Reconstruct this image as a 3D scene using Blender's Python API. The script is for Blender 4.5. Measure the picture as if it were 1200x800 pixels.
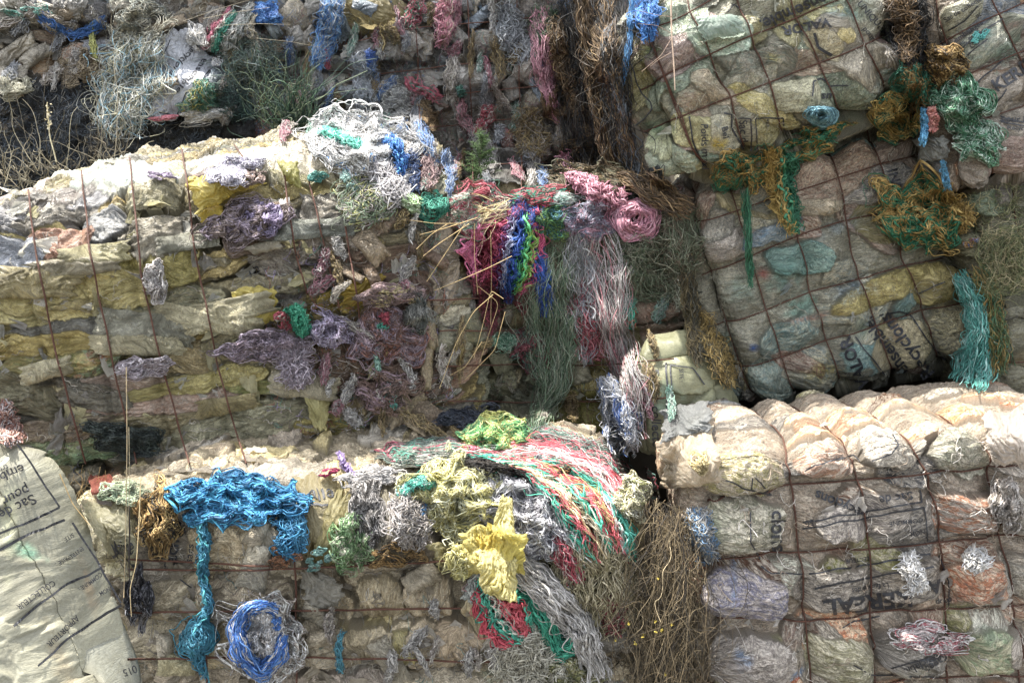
import bpy, bmesh, math
import numpy as np
from math import radians as R_

for o in list(bpy.data.objects):
    bpy.data.objects.remove(o)
scene = bpy.context.scene
COL = scene.collection

# ------------------------------------------------------------------ camera, world, sun, exposure
CAM = np.array((0.0, 0.0, 2.3)); PITCH = R_(14.0); FPX = 867.0
cam_d = bpy.data.cameras.new('camera'); cam = bpy.data.objects.new('camera', cam_d); COL.objects.link(cam)
cam.location = CAM; cam.rotation_euler = (R_(90) - PITCH, 0, 0)
cam_d.sensor_width = 36; cam_d.lens = 36 * FPX / 1200; cam_d.clip_end = 500; cam_d.clip_start = 0.05
scene.camera = cam
SUN_DIR = np.array((-0.28, 0.20, 0.93)); SUN_DIR /= np.linalg.norm(SUN_DIR)
SUN_EL = math.asin(SUN_DIR[2]); SUN_ROT = math.atan2(SUN_DIR[0], SUN_DIR[1])
world = bpy.data.worlds.new('World'); scene.world = world; world.use_nodes = True
wn = world.node_tree.nodes; wl = world.node_tree.links; wn.clear()
sky = wn.new('ShaderNodeTexSky'); sky.sky_type = 'NISHITA'; sky.sun_disc = False
sky.sun_elevation = SUN_EL; sky.sun_rotation = SUN_ROT; sky.dust_density = 2.5; sky.ozone_density = 1.0; sky.air_density = 1.0
bg = wn.new('ShaderNodeBackground'); bg.inputs['Strength'].default_value = 0.15
wo = wn.new('ShaderNodeOutputWorld'); hs = wn.new('ShaderNodeHueSaturation'); hs.inputs['Saturation'].default_value = 0.30; wl.new(sky.outputs[0], hs.inputs['Color']); wl.new(hs.outputs[0], bg.inputs[0]); wl.new(bg.outputs[0], wo.inputs[0])
sun_d = bpy.data.lights.new('sun', 'SUN'); sun_d.energy = 2.8; sun_d.angle = R_(0.6); sun_d.color = (1.0, 0.95, 0.87)
sun = bpy.data.objects.new('sun', sun_d); COL.objects.link(sun)
from mathutils import Vector
sun.rotation_euler = Vector(SUN_DIR).to_track_quat('Z', 'Y').to_euler()
scene.view_settings.view_transform = 'Standard'; scene.view_settings.look = 'None'
scene.view_settings.exposure = 2.0; scene.view_settings.gamma = 1.0
scene.cycles.max_bounces = 6; scene.cycles.diffuse_bounces = 4; scene.cycles.glossy_bounces = 2
scene.cycles.transmission_bounces = 3; scene.cycles.use_denoising = True

# ------------------------------------------------------------------ numeric helpers
EXr = np.array((1.0, 0, 0)); EFw = np.array((0, math.cos(PITCH), -math.sin(PITCH))); EUp = np.array((0, math.sin(PITCH), math.cos(PITCH)))
def at(px, py, t):
    """a point seen at pixel px,py (1200x800 photo) t metres in front of the camera"""
    px = np.asarray(px, float); py = np.asarray(py, float); t = np.asarray(t, float)
    d = EFw + ((px - 600) / FPX)[..., None] * EXr + ((400 - py) / FPX)[..., None] * EUp
    return CAM + d * t[..., None]
def project(P):
    q = P - CAM; t = q @ EFw; t = np.where(np.abs(t) < 1e-6, 1e-6, t)
    return 600 + (q @ EXr) / t * FPX, 400 - (q @ EUp) / t * FPX, t
def lin(h):
    h = h.lstrip('#'); c = np.array([int(h[i:i + 2], 16) / 255 for i in (0, 2, 4)])
    return np.where(c <= 0.04045, c / 12.92, ((c + 0.055) / 1.055) ** 2.4)
_pr = np.random.RandomState(5); PERM = _pr.permutation(4096); PERM = np.concatenate([PERM, PERM])
_ga = _pr.rand(4096) * 2 * np.pi; GX = np.cos(_ga); GY = np.sin(_ga)
def noise2(x, y, s=0):
    x = np.asarray(x, float) + s * 17.31 + 500; y = np.asarray(y, float) + s * 9.77 + 500
    xi = np.floor(x).astype(np.int64); yi = np.floor(y).astype(np.int64); xf = x - xi; yf = y - yi
    u = xf * xf * xf * (xf * (xf * 6 - 15) + 10); v = yf * yf * yf * (yf * (yf * 6 - 15) + 10)
    def g(a, b, fx, fy):
        h = PERM[(PERM[a & 4095] + b) & 4095]; return GX[h] * fx + GY[h] * fy
    n00 = g(xi, yi, xf, yf); n10 = g(xi + 1, yi, xf - 1, yf); n01 = g(xi, yi + 1, xf, yf - 1); n11 = g(xi + 1, yi + 1, xf - 1, yf - 1)
    return 1.5 * ((n00 * (1 - u) + n10 * u) * (1 - v) + (n01 * (1 - u) + n11 * u) * v)
def fbm(x, y, s=0, o=4, g=0.5):
    a = 1; r = 0
    for i in range(o):
        r = r + a * noise2(x * 2 ** i, y * 2 ** i, s + i * 3); a *= g
    return r
def ridge(x, y, s=0, o=3):
    a = 1; r = 0
    for i in range(o):
        r = r + a * (1 - 2 * np.abs(noise2(x * 2 ** i, y * 2 ** i, s + i * 5))); a *= 0.5
    return r / 1.75

# ------------------------------------------------------------------ materials
def new_mat(name):
    m = bpy.data.materials.new(name); m.use_nodes = True; nt = m.node_tree; nt.nodes.clear()
    return m, nt, (lambda t, **k: _nd(nt, t, k)), nt.links.new
def _nd(nt, t, k):
    n = nt.nodes.new(t)
    for a, b in k.items(): setattr(n, a, b)
    return n
def film_mat(name, rough=0.42, trans=0.0, bump=1.0, mottle=1.0, fine=1.0, spec=0.4):
    m, nt, N, L = new_mat(name)
    out = N('ShaderNodeOutputMaterial'); b = N('ShaderNodeBsdfPrincipled')
    c1 = N('ShaderNodeAttribute', attribute_name='col'); c2 = N('ShaderNodeAttribute', attribute_name='col2'); f = N('ShaderNodeAttribute', attribute_name='fold')
    def mapped(sx, sy, sz=7):
        v = N('ShaderNodeVectorMath', operation='MULTIPLY'); L(f.outputs['Vector'], v.inputs[0]); v.inputs[1].default_value = (sx, sy, sz); return v.outputs[0]
    def noise(vec, scale, det, ro=0.55, dist=0.0):
        n = N('ShaderNodeTexNoise'); L(vec, n.inputs['Vector']); n.inputs['Scale'].default_value = scale; n.inputs['Detail'].default_value = det
        n.inputs['Roughness'].default_value = ro; n.inputs['Distortion'].default_value = dist; return n.outputs['Fac']
    def ramp(fac, stops):
        r = N('ShaderNodeMapRange', interpolation_type='SMOOTHSTEP'); L(fac, r.inputs[0])
        r.inputs[1].default_value, r.inputs[2].default_value, r.inputs[3].default_value, r.inputs[4].default_value = stops; return r.outputs[0]
    def math_(op, a, b_):
        q = N('ShaderNodeMath', operation=op)
        for i, x in enumerate((a, b_)):
            if isinstance(x, (int, float)): q.inputs[i].default_value = x
            elif x is not None: L(x, q.inputs[i])
        return q.outputs[0]
    mask = ramp(noise(mapped(1.0, 1.9), 21, 8, 0.68, 2.0), (0.45, 0.57, 0.0, 1.0))
    mask = math_('MULTIPLY', mask, c2.outputs['Alpha'])
    mix = N('ShaderNodeMix', data_type='RGBA'); L(mask, mix.inputs[0]); L(c1.outputs['Color'], mix.inputs[6]); L(c2.outputs['Color'], mix.inputs[7])
    # fibre-fine streaks and grime with a shape of their own
    st = ramp(noise(mapped(6, 40), 1.3, 5, 0.65, 1.5), (0.3, 0.72, 1 - 0.14 * mottle, 1 + 0.12 * mottle))
    sp = ramp(noise(mapped(1, 1.3), 70, 4, 0.7, 2.0), (0.36, 0.66, 1 - 0.34 * mottle, 1 + 0.14 * mottle))
    nv = noise(mapped(1, 1.5), 26, 5, 0.6, 2.6); vein = ramp(math_('ABSOLUTE', math_('SUBTRACT', nv, 0.5), None), (0.0, 0.035, 1 - 0.42 * mottle, 1.0))
    nw_ = noise(mapped(1, 3.0), 55, 4, 0.6, 2.0); vein2 = ramp(math_('ABSOLUTE', math_('SUBTRACT', nw_, 0.5), None), (0.0, 0.03, 1 - 0.3 * mottle, 1.0))
    k = math_('MULTIPLY', math_('MULTIPLY', st, sp), math_('MULTIPLY', vein, vein2))
    sc = N('ShaderNodeVectorMath', operation='SCALE'); L(mix.outputs[2], sc.inputs[0]); L(k, sc.inputs['Scale'])
    L(sc.outputs[0], b.inputs['Base Color'])
    # bump: folds along the sheet + crackle
    n1 = noise(mapped(6, 34), 1.3, 5, 0.62, 1.6); wmask = ramp(noise(mapped(1, 1), 9, 2), (0.38, 0.66, 0.15, 1.5))
    n2 = noise(mapped(1, 1.4), 34, 5, 0.6, 1.2)
    r1 = math_('ABSOLUTE', math_('SUBTRACT', n1, 0.5), None); r2 = math_('ABSOLUTE', math_('SUBTRACT', n2, 0.5), None)
    hgt = math_('ADD', math_('MULTIPLY', math_('MULTIPLY', r1, -1.5), wmask), math_('MULTIPLY', r2, -0.8 * fine))
    bp = N('ShaderNodeBump'); bp.inputs['Strength'].default_value = 0.85 * bump; bp.inputs['Distance'].default_value = 0.03
    L(hgt, bp.inputs['Height']); L(bp.outputs[0], b.inputs['Normal'])
    rr = ramp(noise(mapped(1, 2), 14, 4), (0.3, 0.7, max(0.15, rough - 0.2), rough + 0.2)); L(rr, b.inputs['Roughness'])
    b.inputs['Specular IOR Level'].default_value = spec
    if trans > 0:
        tr = N('ShaderNodeBsdfTranslucent'); L(sc.outputs[0], tr.inputs[0]); L(bp.outputs[0], tr.inputs['Normal'])
        ms = N('ShaderNodeMixShader'); ms.inputs[0].default_value = trans; L(b.outputs[0], ms.inputs[1]); L(tr.outputs[0], ms.inputs[2]); L(ms.outputs[0], out.inputs[0])
    else: L(b.outputs[0], out.inputs[0])
    return m
M_FILM = film_mat('plastic_film', 0.40, spec=0.55)
M_TIGHT = film_mat('stretched_film', 0.31, spec=0.6, bump=0.9, mottle=1.35, fine=0.9)
M_SACK = film_mat('woven_sack_film', 0.5, bump=0.30, mottle=0.45, fine=0.5)
M_SHEET = film_mat('loose_film', 0.36, trans=0.5, bump=0.6, mottle=0.35, fine=0.6)
def fibre_mat(name, trans=0.2, rough=0.55):
    m, nt, N, L = new_mat(name)
    out = N('ShaderNodeOutputMaterial'); b = N('ShaderNodeBsdfPrincipled'); c = N('ShaderNodeAttribute', attribute_name='col')
    tc = N('ShaderNodeTexCoord'); n = N('ShaderNodeTexNoise'); n.inputs['Scale'].default_value = 60; n.inputs['Detail'].default_value = 3; L(tc.outputs['Object'], n.inputs['Vector'])
    mr = N('ShaderNodeMapRange'); L(n.outputs['Fac'], mr.inputs[0]); mr.inputs[1].default_value = .3; mr.inputs[2].default_value = .7; mr.inputs[3].default_value = .72; mr.inputs[4].default_value = 1.2
    s = N('ShaderNodeVectorMath', operation='SCALE'); L(c.outputs['Color'], s.inputs[0]); L(mr.outputs[0], s.inputs['Scale']); L(s.outputs[0], b.inputs['Base Color'])
    b.inputs['Roughness'].default_value = rough; b.inputs['Specular IOR Level'].default_value = 0.35
    tr = N('ShaderNodeBsdfTranslucent'); L(s.outputs[0], tr.inputs[0]); ms = N('ShaderNodeMixShader'); ms.inputs[0].default_value = trans
    L(b.outputs[0], ms.inputs[1]); L(tr.outputs[0], ms.inputs[2]); L(ms.outputs[0], out.inputs[0]); return m
M_FIBRE = fibre_mat('plastic_twine'); M_STRAW = fibre_mat('dry_straw', 0.15, 0.7); M_LEAF = fibre_mat('green_leaf', 0.3, 0.6)
def plain(name, col, rough, scale=40, amt=0.35, metal=0.0, c2=None):
    m, nt, N, L = new_mat(name)
    out = N('ShaderNodeOutputMaterial'); b = N('ShaderNodeBsdfPrincipled'); tc = N('ShaderNodeTexCoord'); n = N('ShaderNodeTexNoise')
    n.inputs['Scale'].default_value = scale; n.inputs['Detail'].default_value = 6; L(tc.outputs['Object'], n.inputs['Vector'])
    mix = N('ShaderNodeMix', data_type='RGBA'); L(n.outputs['Fac'], mix.inputs[0])
    a = np.array(col); c = np.array(c2) if c2 is not None else a * (1 + amt)
    mix.inputs[6].default_value = (*(a * (1 - amt)), 1); mix.inputs[7].default_value = (*c, 1)
    L(mix.outputs[2], b.inputs['Base Color']); b.inputs['Roughness'].default_value = rough; b.inputs['Metallic'].default_value = metal
    bp = N('ShaderNodeBump'); bp.inputs['Strength'].default_value = .5; bp.inputs['Distance'].default_value = .01; L(n.outputs['Fac'], bp.inputs['Height']); L(bp.outputs[0], b.inputs['Normal'])
    L(b.outputs[0], out.inputs[0]); return m
M_WIRE = plain('rusty_wire', (0.040, 0.018, 0.012), 0.8, 60, 0.4, c2=(0.13, 0.05, 0.028))
M_INK = plain('black_print', (0.022, 0.024, 0.030), 0.55, 90, 0.3, c2=(0.035, 0.036, 0.04))
M_SOIL = plain('soil', (0.06, 0.05, 0.035), 0.95, 8, 0.4)

# ------------------------------------------------------------------ mesh helpers
def mesh_np(name, V, Q, mat, origin=None, attrs=None, smooth=True, parent=None):
    V = np.asarray(V, float); org = np.zeros(3) if origin is None else np.asarray(origin, float)
    me = bpy.data.meshes.new(name); k = Q.shape[1]
    me.vertices.add(len(V)); me.vertices.foreach_set('co', (V - org).astype(np.float32).ravel())
    me.loops.add(Q.size); me.loops.foreach_set('vertex_index', Q.astype(np.int32).ravel())
    me.polygons.add(len(Q)); me.polygons.foreach_set('loop_start', np.arange(0, Q.size, k, dtype=np.int32))
    me.polygons.foreach_set('use_smooth', np.full(len(Q), smooth))
    for an, (kind, arr) in (attrs or {}).items():
        if kind == 'c':
            a = me.color_attributes.new(an, 'FLOAT_COLOR', 'POINT'); arr = np.asarray(arr, np.float32)
            if arr.shape[1] == 3: arr = np.concatenate([arr, np.ones((len(arr), 1), np.float32)], 1)
            a.data.foreach_set('color', arr.ravel())
        else:
            a = me.attributes.new(an, 'FLOAT_VECTOR', 'POINT'); a.data.foreach_set('vector', np.asarray(arr, np.float32).ravel())
    me.update(calc_edges=True); me.materials.append(mat)
    o = bpy.data.objects.new(name, me); COL.objects.link(o); o.location = org
    if parent is not None:
        o.parent = parent; o.location = org - np.array(parent.location)
    return o
def tag(o, label=None, cat=None, group=None, kind=None):
    if label: o['label'] = label
    if cat: o['category'] = cat
    if group: o['group'] = group
    if kind: o['kind'] = kind
    return o
def empty(name, loc, label, cat, group=None):
    o = bpy.data.objects.new(name, None); o.empty_display_size = 0.1; COL.objects.link(o); o.location = [float(x) for x in loc]
    return tag(o, label, cat, group)
def grid_quads(n, m):
    i = np.arange(n - 1)[:, None] * m + np.arange(m - 1)[None]; i = i.ravel()
    return np.stack([i, i + m, i + m + 1, i + 1], 1)
def tube(paths, rad, sides=3, seed=0):
    n, k, _ = paths.shape; rs = np.random.RandomState(seed)
    T = np.gradient(paths, axis=1); T /= np.linalg.norm(T, axis=2, keepdims=True) + 1e-9
    ref = rs.randn(n, 1, 3); ref /= np.linalg.norm(ref, axis=2, keepdims=True)
    A = np.cross(T, np.broadcast_to(ref, T.shape)); A /= np.linalg.norm(A, axis=2, keepdims=True) + 1e-9; B = np.cross(T, A)
    rad = np.broadcast_to(np.asarray(rad, float).reshape(n, -1) if np.ndim(rad) else np.full((n, 1), rad), (n, k))
    ph = np.arange(sides) * 2 * np.pi / sides
    V = paths[:, :, None] + rad[:, :, None, None] * (A[:, :, None] * np.cos(ph)[None, None, :, None] + B[:, :, None] * np.sin(ph)[None, None, :, None])
    base = (np.arange(n)[:, None, None] * k + np.arange(k - 1)[None, :, None]) * sides
    j = np.arange(sides)[None, None]; j2 = (j + 1) % sides
    Q = np.stack([base + j, base + j2, base + sides + j2, base + sides + j], -1).reshape(-1, 4)
    return V.reshape(-1, 3), Q

# ------------------------------------------------------------------ depth map of what is built, so that twine and sheets lie on it
ZX0, ZY0, ZW, ZH = -200, -150, 800, 560
ZB = np.full((ZH, ZW), 9.0); ZS = None
def splat(P):
    px, py, t = project(P); ix = ((px - ZX0) / 2).astype(int); iy = ((py - ZY0) / 2).astype(int)
    ok = (t > 0.3) & (ix >= 0) & (ix < ZW) & (iy >= 0) & (iy < ZH)
    np.minimum.at(ZB, (iy[ok], ix[ok]), t[ok])
def refresh():
    global ZS
    z = ZB.copy()
    for ax in (0, 1, 0, 1):
        z = np.minimum(np.minimum(np.roll(z, 1, ax), np.roll(z, -1, ax)), z)
    z0 = z
    for it in range(2):
        for ax in (0, 1):
            z = (np.roll(z, 1, ax) + np.roll(z, -1, ax) + z + np.roll(z, 2, ax) + np.roll(z, -2, ax)) / 5
    ZS = np.minimum(z, z0 + 0.02)
def depth(px, py):
    ix = np.clip(((np.asarray(px) - ZX0) / 2).astype(int), 0, ZW - 1); iy = np.clip(((np.asarray(py) - ZY0) / 2).astype(int), 0, ZH - 1)
    return ZS[iy, ix]
def smooth_k(t, n=2):
    for _ in range(n):
        q = t.copy(); q[..., 1:-1] = (t[..., :-2] + t[..., 1:-1] * 2 + t[..., 2:]) / 4; t = q
    return t

# ------------------------------------------------------------------ the bale (also stuffed sacks)
def pick(pal, rs):
    w = np.array([p[2] for p in pal], float); p = pal[rs.choice(len(pal), p=w / w.sum())]
    return lin(p[0]), lin(p[1])
class Bale:
    def __init__(s, name, label, cat, corners, back, r=0.10, bulge=(0.05, 0.06), seed=1, pal=(), n=120, rs=(0.10, 0.25), asp=(0.25, 0.5),
                 ang=(0, 15), dome=0.03, lift=0.03, wires=(), blobs=(), pil=(0.05, 0.05), wr=0.006, sp=0.0065, group=None, mat=None, mott=0.8,
                 lump=0.03, topsp=0.014, warp=0.02, wire_off=0.010, wire_r=0.0034, part='wrapping', pinch=0.012, ex=2.2, shear=0.0, spots=(), wrf=(7, 34), backs=1.0, plump=0.55, fan=True, lean=0.06, vary=(.62, 1.15), keep=.45, gain=1.0, flat=(), draped=False):
        s.keep = keep; s.tint = np.array((1.07, 1.03, .95)) * gain; s.seed = seed; rr = np.random.RandomState(seed)
        yw = [q[2] * (math.cos(PITCH) + (400 - q[1]) / FPX * math.sin(PITCH)) for q in corners[:2]]   # the front face stands nearly upright
        yw = yw + [yw[1] - lean, yw[0] - lean]; s.c = [at(q[0], q[1], y / (math.cos(PITCH) + (400 - q[1]) / FPX * math.sin(PITCH))) for q, y in zip(corners, yw)]; TL, TR, BR, BL = s.c; s.back = np.array(back, float); s.backs = backs
        s.W = (np.linalg.norm(TR - TL) + np.linalg.norm(BR - BL)) / 2; s.H = (np.linalg.norm(TL - BL) + np.linalg.norm(TR - BR)) / 2
        s.D = np.linalg.norm(s.back); s.r = r; s.bulge = bulge
        s.Ex = (TR + BR - TL - BL); s.Ex /= np.linalg.norm(s.Ex); s.Ez = (TL + TR - BL - BR); s.Ez /= np.linalg.norm(s.Ez); s.Ey = np.cross(s.Ez, s.Ex); s.Ey *= np.sign(s.Ey @ s.back)
        W, H, D = s.W, s.H, s.D
        nx, nz, ny = int(W / sp) + 1, int(H / sp) + 1, int(D / topsp) + 1
        xs = np.linspace(-W / 2, W / 2, nx); zs = np.linspace(0, H, nz); ys = D * np.linspace(0, 1, ny) ** 1.25
        s.xs, s.zs, s.ys = xs, zs, ys
        co = lambda n_: np.unique(np.append(np.arange(0, n_, 8), n_ - 1))
        fx, fz, fy = np.arange(nx), np.arange(nz), np.arange(ny); cx, cz, cy = co(nx), co(nz), co(ny)
        faces = {'front': (fx, [0], fz, 1), 'top': (fx, fy, [nz - 1], 0), 'left': ([0], fy, fz, 1), 'right': ([nx - 1], fy, fz, 0), 'back': (cx, [ny - 1], cz, 0), 'bottom': (cx, cy, [0], 1)}
        # undisplaced grids first, for looking up pixels
        s.base = {}
        for k in ('front', 'top', 'left', 'right'):
            a, b, c, _ = faces[k]; I, J, K = np.meshgrid(a, b, c, indexing='ij')
            P, Nn, u, v = s.rounded(xs[I.ravel()], ys[J.ravel()], zs[K.ravel()])
            px, py, t = project(P); vis = ((CAM - P) * Nn).sum(1) > -0.02
            s.base[k] = (px, py, t, u, v, vis)
        q = [np.concatenate([s.base[k][i] for k in s.base]) for i in range(6)]
        m = q[5]; s.lk = [a[m] for a in q[:5]]
        # wires as polylines in unwrapped (u, v)
        s.wl = []
        for w in wires:
            kind, pts = w[0], w[1]; uv = [s.uv(*p) for p in pts]
            if kind == 'V':
                uv = sorted(uv, key=lambda a: a[1]); uv = [(uv[0][0] + (uv[0][1] - 0.0) * (uv[0][0] - uv[1][0]) / max(.05, uv[1][1] - uv[0][1]) * 0.5, 0.01)] + uv
                if len(w) < 3: uv = uv + [(uv[-1][0], H + D * 0.9)]
            else:
                uv = sorted(uv); uv = ([(-W / 2 - 0.3, uv[0][1])] if uv[0][0] > -W / 2 + .05 and len(w) < 3 else []) + uv + ([(W / 2 + 0.3, uv[-1][1])] if uv[-1][0] < W / 2 - .05 and len(w) < 3 else [])
            s.wl.append(np.array(uv))
        s.flat = [(*s.uv(x, y), a * s.t0(x, y) / FPX, b * s.t0(x, y) / FPX) for x, y, a, b in flat]
        # folds: random ones, then the ones seen in the photo
        B = []
        for i in range(n):
            u = rr.uniform(-W / 2 - 0.25, W / 2 + 0.25); v = rr.uniform(-0.05, H + min(D, 0.9)); rx = rr.uniform(*rs); A, C = pick(pal, rr); kv = rr.uniform(*vary); A = A * kv; C = C * kv
            B.append((u, v, rx, rx * rr.uniform(*asp), R_(rr.normal(*ang)), A, C, rr.uniform(0, lift), dome * rr.uniform(.6, 1.3), ex, mott * rr.uniform(.5, 1), rr.normal(0, .4), rr.normal(0, .45), rr.choice([0, 0, 1, -1]) if fan else 0))
        for b in blobs:
            px, py, rx, ry, an, h1 = b[:6]; h2 = b[6] if len(b) > 6 and b[6] else None; li = b[7] if len(b) > 7 else lift * .85 + dome * .75; dm = b[8] if len(b) > 8 else dome * 1.2
            u, v = s.uv(px, py); u2, v2 = s.uv(px + 12 * math.cos(R_(an)), py - 12 * math.sin(R_(an)))
            a = math.atan2(v2 - v, u2 - u) if abs(u2 - u) + abs(v2 - v) > 1e-3 else R_(an)
            k = s.t0(px, py) / FPX; A = lin(h1); C = lin(h2) if h2 else A * 0.62 + lin('6b6a5c') * 0.12
            B.append((u, v, rx * k, ry * k, a, A, C, li, dm, 2.8, mott * .8, rr.normal(0, .2), rr.normal(0, .3), rr.choice([0, 0, 1, -1]) if fan else 0))
        s.B = B; s.p = dict(plump=plump, pil=pil, wr=wr, lump=lump, warp=warp, pinch=pinch, wrf=wrf)
        # faces -> one welded mesh
        VP, VC, VC2, VF, ID, QQ = [], [], [], [], [], []; off = 0; s.grid = {}
        for k, (a, b, c, flip) in faces.items():
            I, J, K = np.meshgrid(a, b, c, indexing='ij'); sh = [len(a), len(b), len(c)]; sh2 = [x for x in sh if x > 1]
            P, Nn, u, v = s.rounded(xs[I.ravel()], ys[J.ravel()], zs[K.ravel()])
            h, cA, cB, fo = s.relief(u, v, k in ('back', 'bottom'))
            Q = grid_quads(*sh2) + off
            P = P + Nn * h[:, None]
            if k in ('front', 'top', 'left', 'right'): s.grid[k] = (P.reshape(*sh2, 3), Nn.reshape(*sh2, 3))
            if flip: Q = Q[:, ::-1]
            VP.append(P); VC.append(cA); VC2.append(cB); VF.append(fo); QQ.append(Q); ID.append((I.ravel() * 5000 + J.ravel()) * 5000 + K.ravel()); off += len(P)
        ids = np.concatenate(ID); uq, first, inv = np.unique(ids, return_index=True, return_inverse=True)
        cc = lambda L_: np.concatenate(L_)[first]
        V = cc(VP); Q = inv.ravel()[np.concatenate(QQ)]
        base = (s.c[2] + s.c[3]) / 2 + s.back / 2
        s.e = empty(name, base, label, cat, group)
        c1 = cc(VC); c2 = cc(VC2)
        for (px, py, rx, ry, an, hx, k) in spots:                     # stains of their own colour
            qx, qy, qt = project(V); ca, sa = math.cos(R_(an)), math.sin(R_(an)); dx = qx - px; dy = -(qy - py)
            X = (dx * ca + dy * sa) / rx; Y = (-dx * sa + dy * ca) / ry
            nz_ = fbm(qx / 14, qy / 14, 3) * 0.55; m_ = np.clip(1.25 - (X * X + Y * Y) ** .5 + nz_, 0, 1) ** 1.2 * k * (qt < s.t0(px, py) + .25)
            c1 = c1 * (1 - m_[:, None]) + lin(hx) * m_[:, None]
        s.mesh = mesh_np(part, V, Q, mat or M_FILM, base, {'col': ('c', c1), 'col2': ('c', c2), 'fold': ('v', cc(VF))}, parent=s.e)
        gp = np.concatenate([s.grid[k][0].reshape(-1, 3) for k in s.grid]); gx, gy, gt = project(gp); gn = np.concatenate([s.grid[k][1].reshape(-1, 3) for k in s.grid]); vis = ((CAM - gp) * gn).sum(1) > -.05; s.gv = (gx[vis], gy[vis], gt[vis])
        splat(V); splat(V[Q].mean(1)); splat((V[Q[:, 0]] + V[Q[:, 1]]) / 2); splat((V[Q[:, 1]] + V[Q[:, 2]]) / 2)
        for uv in (s.wl if not draped else []):
            L_ = np.concatenate([[0], np.cumsum(np.linalg.norm(np.diff(uv, axis=0), axis=1))]); nn = max(8, int(L_[-1] / 0.012)); q = np.linspace(0, L_[-1], nn)
            uu = np.interp(q, L_, uv[:, 0]); vv = np.interp(q, L_, uv[:, 1])
            jit = np.random.RandomState(len(q)); uu = uu + noise2(q * 3, q * 0, seed) * 0.006; vv = vv + noise2(q * 3, q * 0 + 9, seed) * 0.006
            P, Nn = s.pos(uu, vv); hgt = np.zeros(len(P)); P = smooth_k(P.T, 3).T + Nn * wire_off
            Vt, Qt = tube(P[None], wire_r, 5, seed); mesh_np('baling_wire', Vt, Qt, M_WIRE, base, parent=s.e)
    def tie(s, wires, r=.0036):
        """wires pulled tight over the finished, ragged face"""
        for i, w in enumerate(wires):
            p = np.array(w[1], float); n = max(20, int(np.hypot(*(p[-1] - p[0])) / 3)); q = np.linspace(0, len(p) - 1, n); x = np.interp(q, np.arange(len(p)), p[:, 0]); y = np.interp(q, np.arange(len(p)), p[:, 1])
            x, y = smooth_k(np.stack([x, y]), 8); x = x + 1.2 * noise2(y / 40, y * 0 + i, 3); y = y + 1.2 * noise2(x / 40, x * 0 + i, 4) * (w[0] == 'H'); t = depth(x, y)
            t = np.minimum(smooth_k(t, 10), t + .012) - .006; V, Q = tube(at(x, y, t)[None], r, 6, i); mesh_np('baling_wire', V, Q, M_WIRE, s.e.location, parent=s.e)
    def rounded(s, x, y, z):
        W, H, D, r = s.W / 2, s.H, s.D, s.r; r = min(r, W * .98, H * .49, D * .49)
        ix = np.clip(x, -W + r, W - r); iy = np.clip(y, r, D - r); iz = np.clip(z, r, H - r)
        d = np.stack([x - ix, y - iy, z - iz], 1); n = d / (np.linalg.norm(d, axis=1, keepdims=True) + 1e-12)
        p = np.stack([ix, iy, iz], 1) + n * r
        u = x + np.sign(x) * np.where(np.abs(np.abs(x) - W) < 1e-9, 1, 0) * y * np.where(z > H - 1e-9, 0, 1); v = z + np.where(z > H - 1e-9, y, 0)
        a = (x / W) ** 2; c = (2 * z / H - 1) ** 2; b = (2 * y / D - 1) ** 2
        bu = n[:, 1] ** 2 * s.bulge[0] * (1 - a * a) * (1 - c * c) + n[:, 2] ** 2 * s.bulge[1] * (1 - a * a) * (1 - b * b) + n[:, 0] ** 2 * s.bulge[0] * (1 - b * b) * (1 - c * c)
        p = p + n * bu[:, None]
        A = p[:, 0] / s.W + 0.5; C = p[:, 2] / H; Bq = p[:, 1] / D
        TL, TR, BR, BL = s.c; A1, C1 = A[:, None], C[:, None]
        P = (TL * (1 - A1) + TR * A1) * C1 + (BL * (1 - A1) + BR * A1) * (1 - C1) + s.back * Bq[:, None]
        N = n[:, :1] * s.Ex + n[:, 1:2] * s.Ey + n[:, 2:] * s.Ez
        return P, N / np.linalg.norm(N, axis=1, keepdims=True), u, v
    def _near(s, px, py):
        d2 = (s.lk[0] - px) ** 2 + (s.lk[1] - py) ** 2; c = np.sqrt(d2) + 40 * (s.lk[2] - s.lk[2].min()) * 0 ; m = d2 < max(25, d2.min() * 1.5 + 9)
        i = np.where(m)[0]; return i[np.argmin(s.lk[2][i] * 60 + np.sqrt(d2[i]))]
    def uv(s, px, py):
        i = s._near(px, py); return float(s.lk[3][i]), float(s.lk[4][i])
    def t0(s, px, py): return float(s.lk[2][s._near(px, py)])
    def relief(s, u, v, crude=False):
        N = len(u); p = s.p; sd = s.seed
        wu = u + p['warp'] * fbm(u * 7, v * 7, sd + 1, 3); wv = v + p['warp'] * fbm(u * 7, v * 7, sd + 2, 3)
        best = np.full(N, -0.01 - p['lump'] * 0); cA = np.tile(np.mean([b[5] for b in s.B], 0) * .8, (N, 1)); cB = np.tile(np.mean([b[6] for b in s.B], 0) * .8, (N, 1)); mo = np.full(N, 0.5)
        fo = np.stack([u, v, np.zeros(N)], 1); edge = np.zeros(N)
        if crude: return np.zeros(N), cA, np.c_[cB, mo], fo
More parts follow.
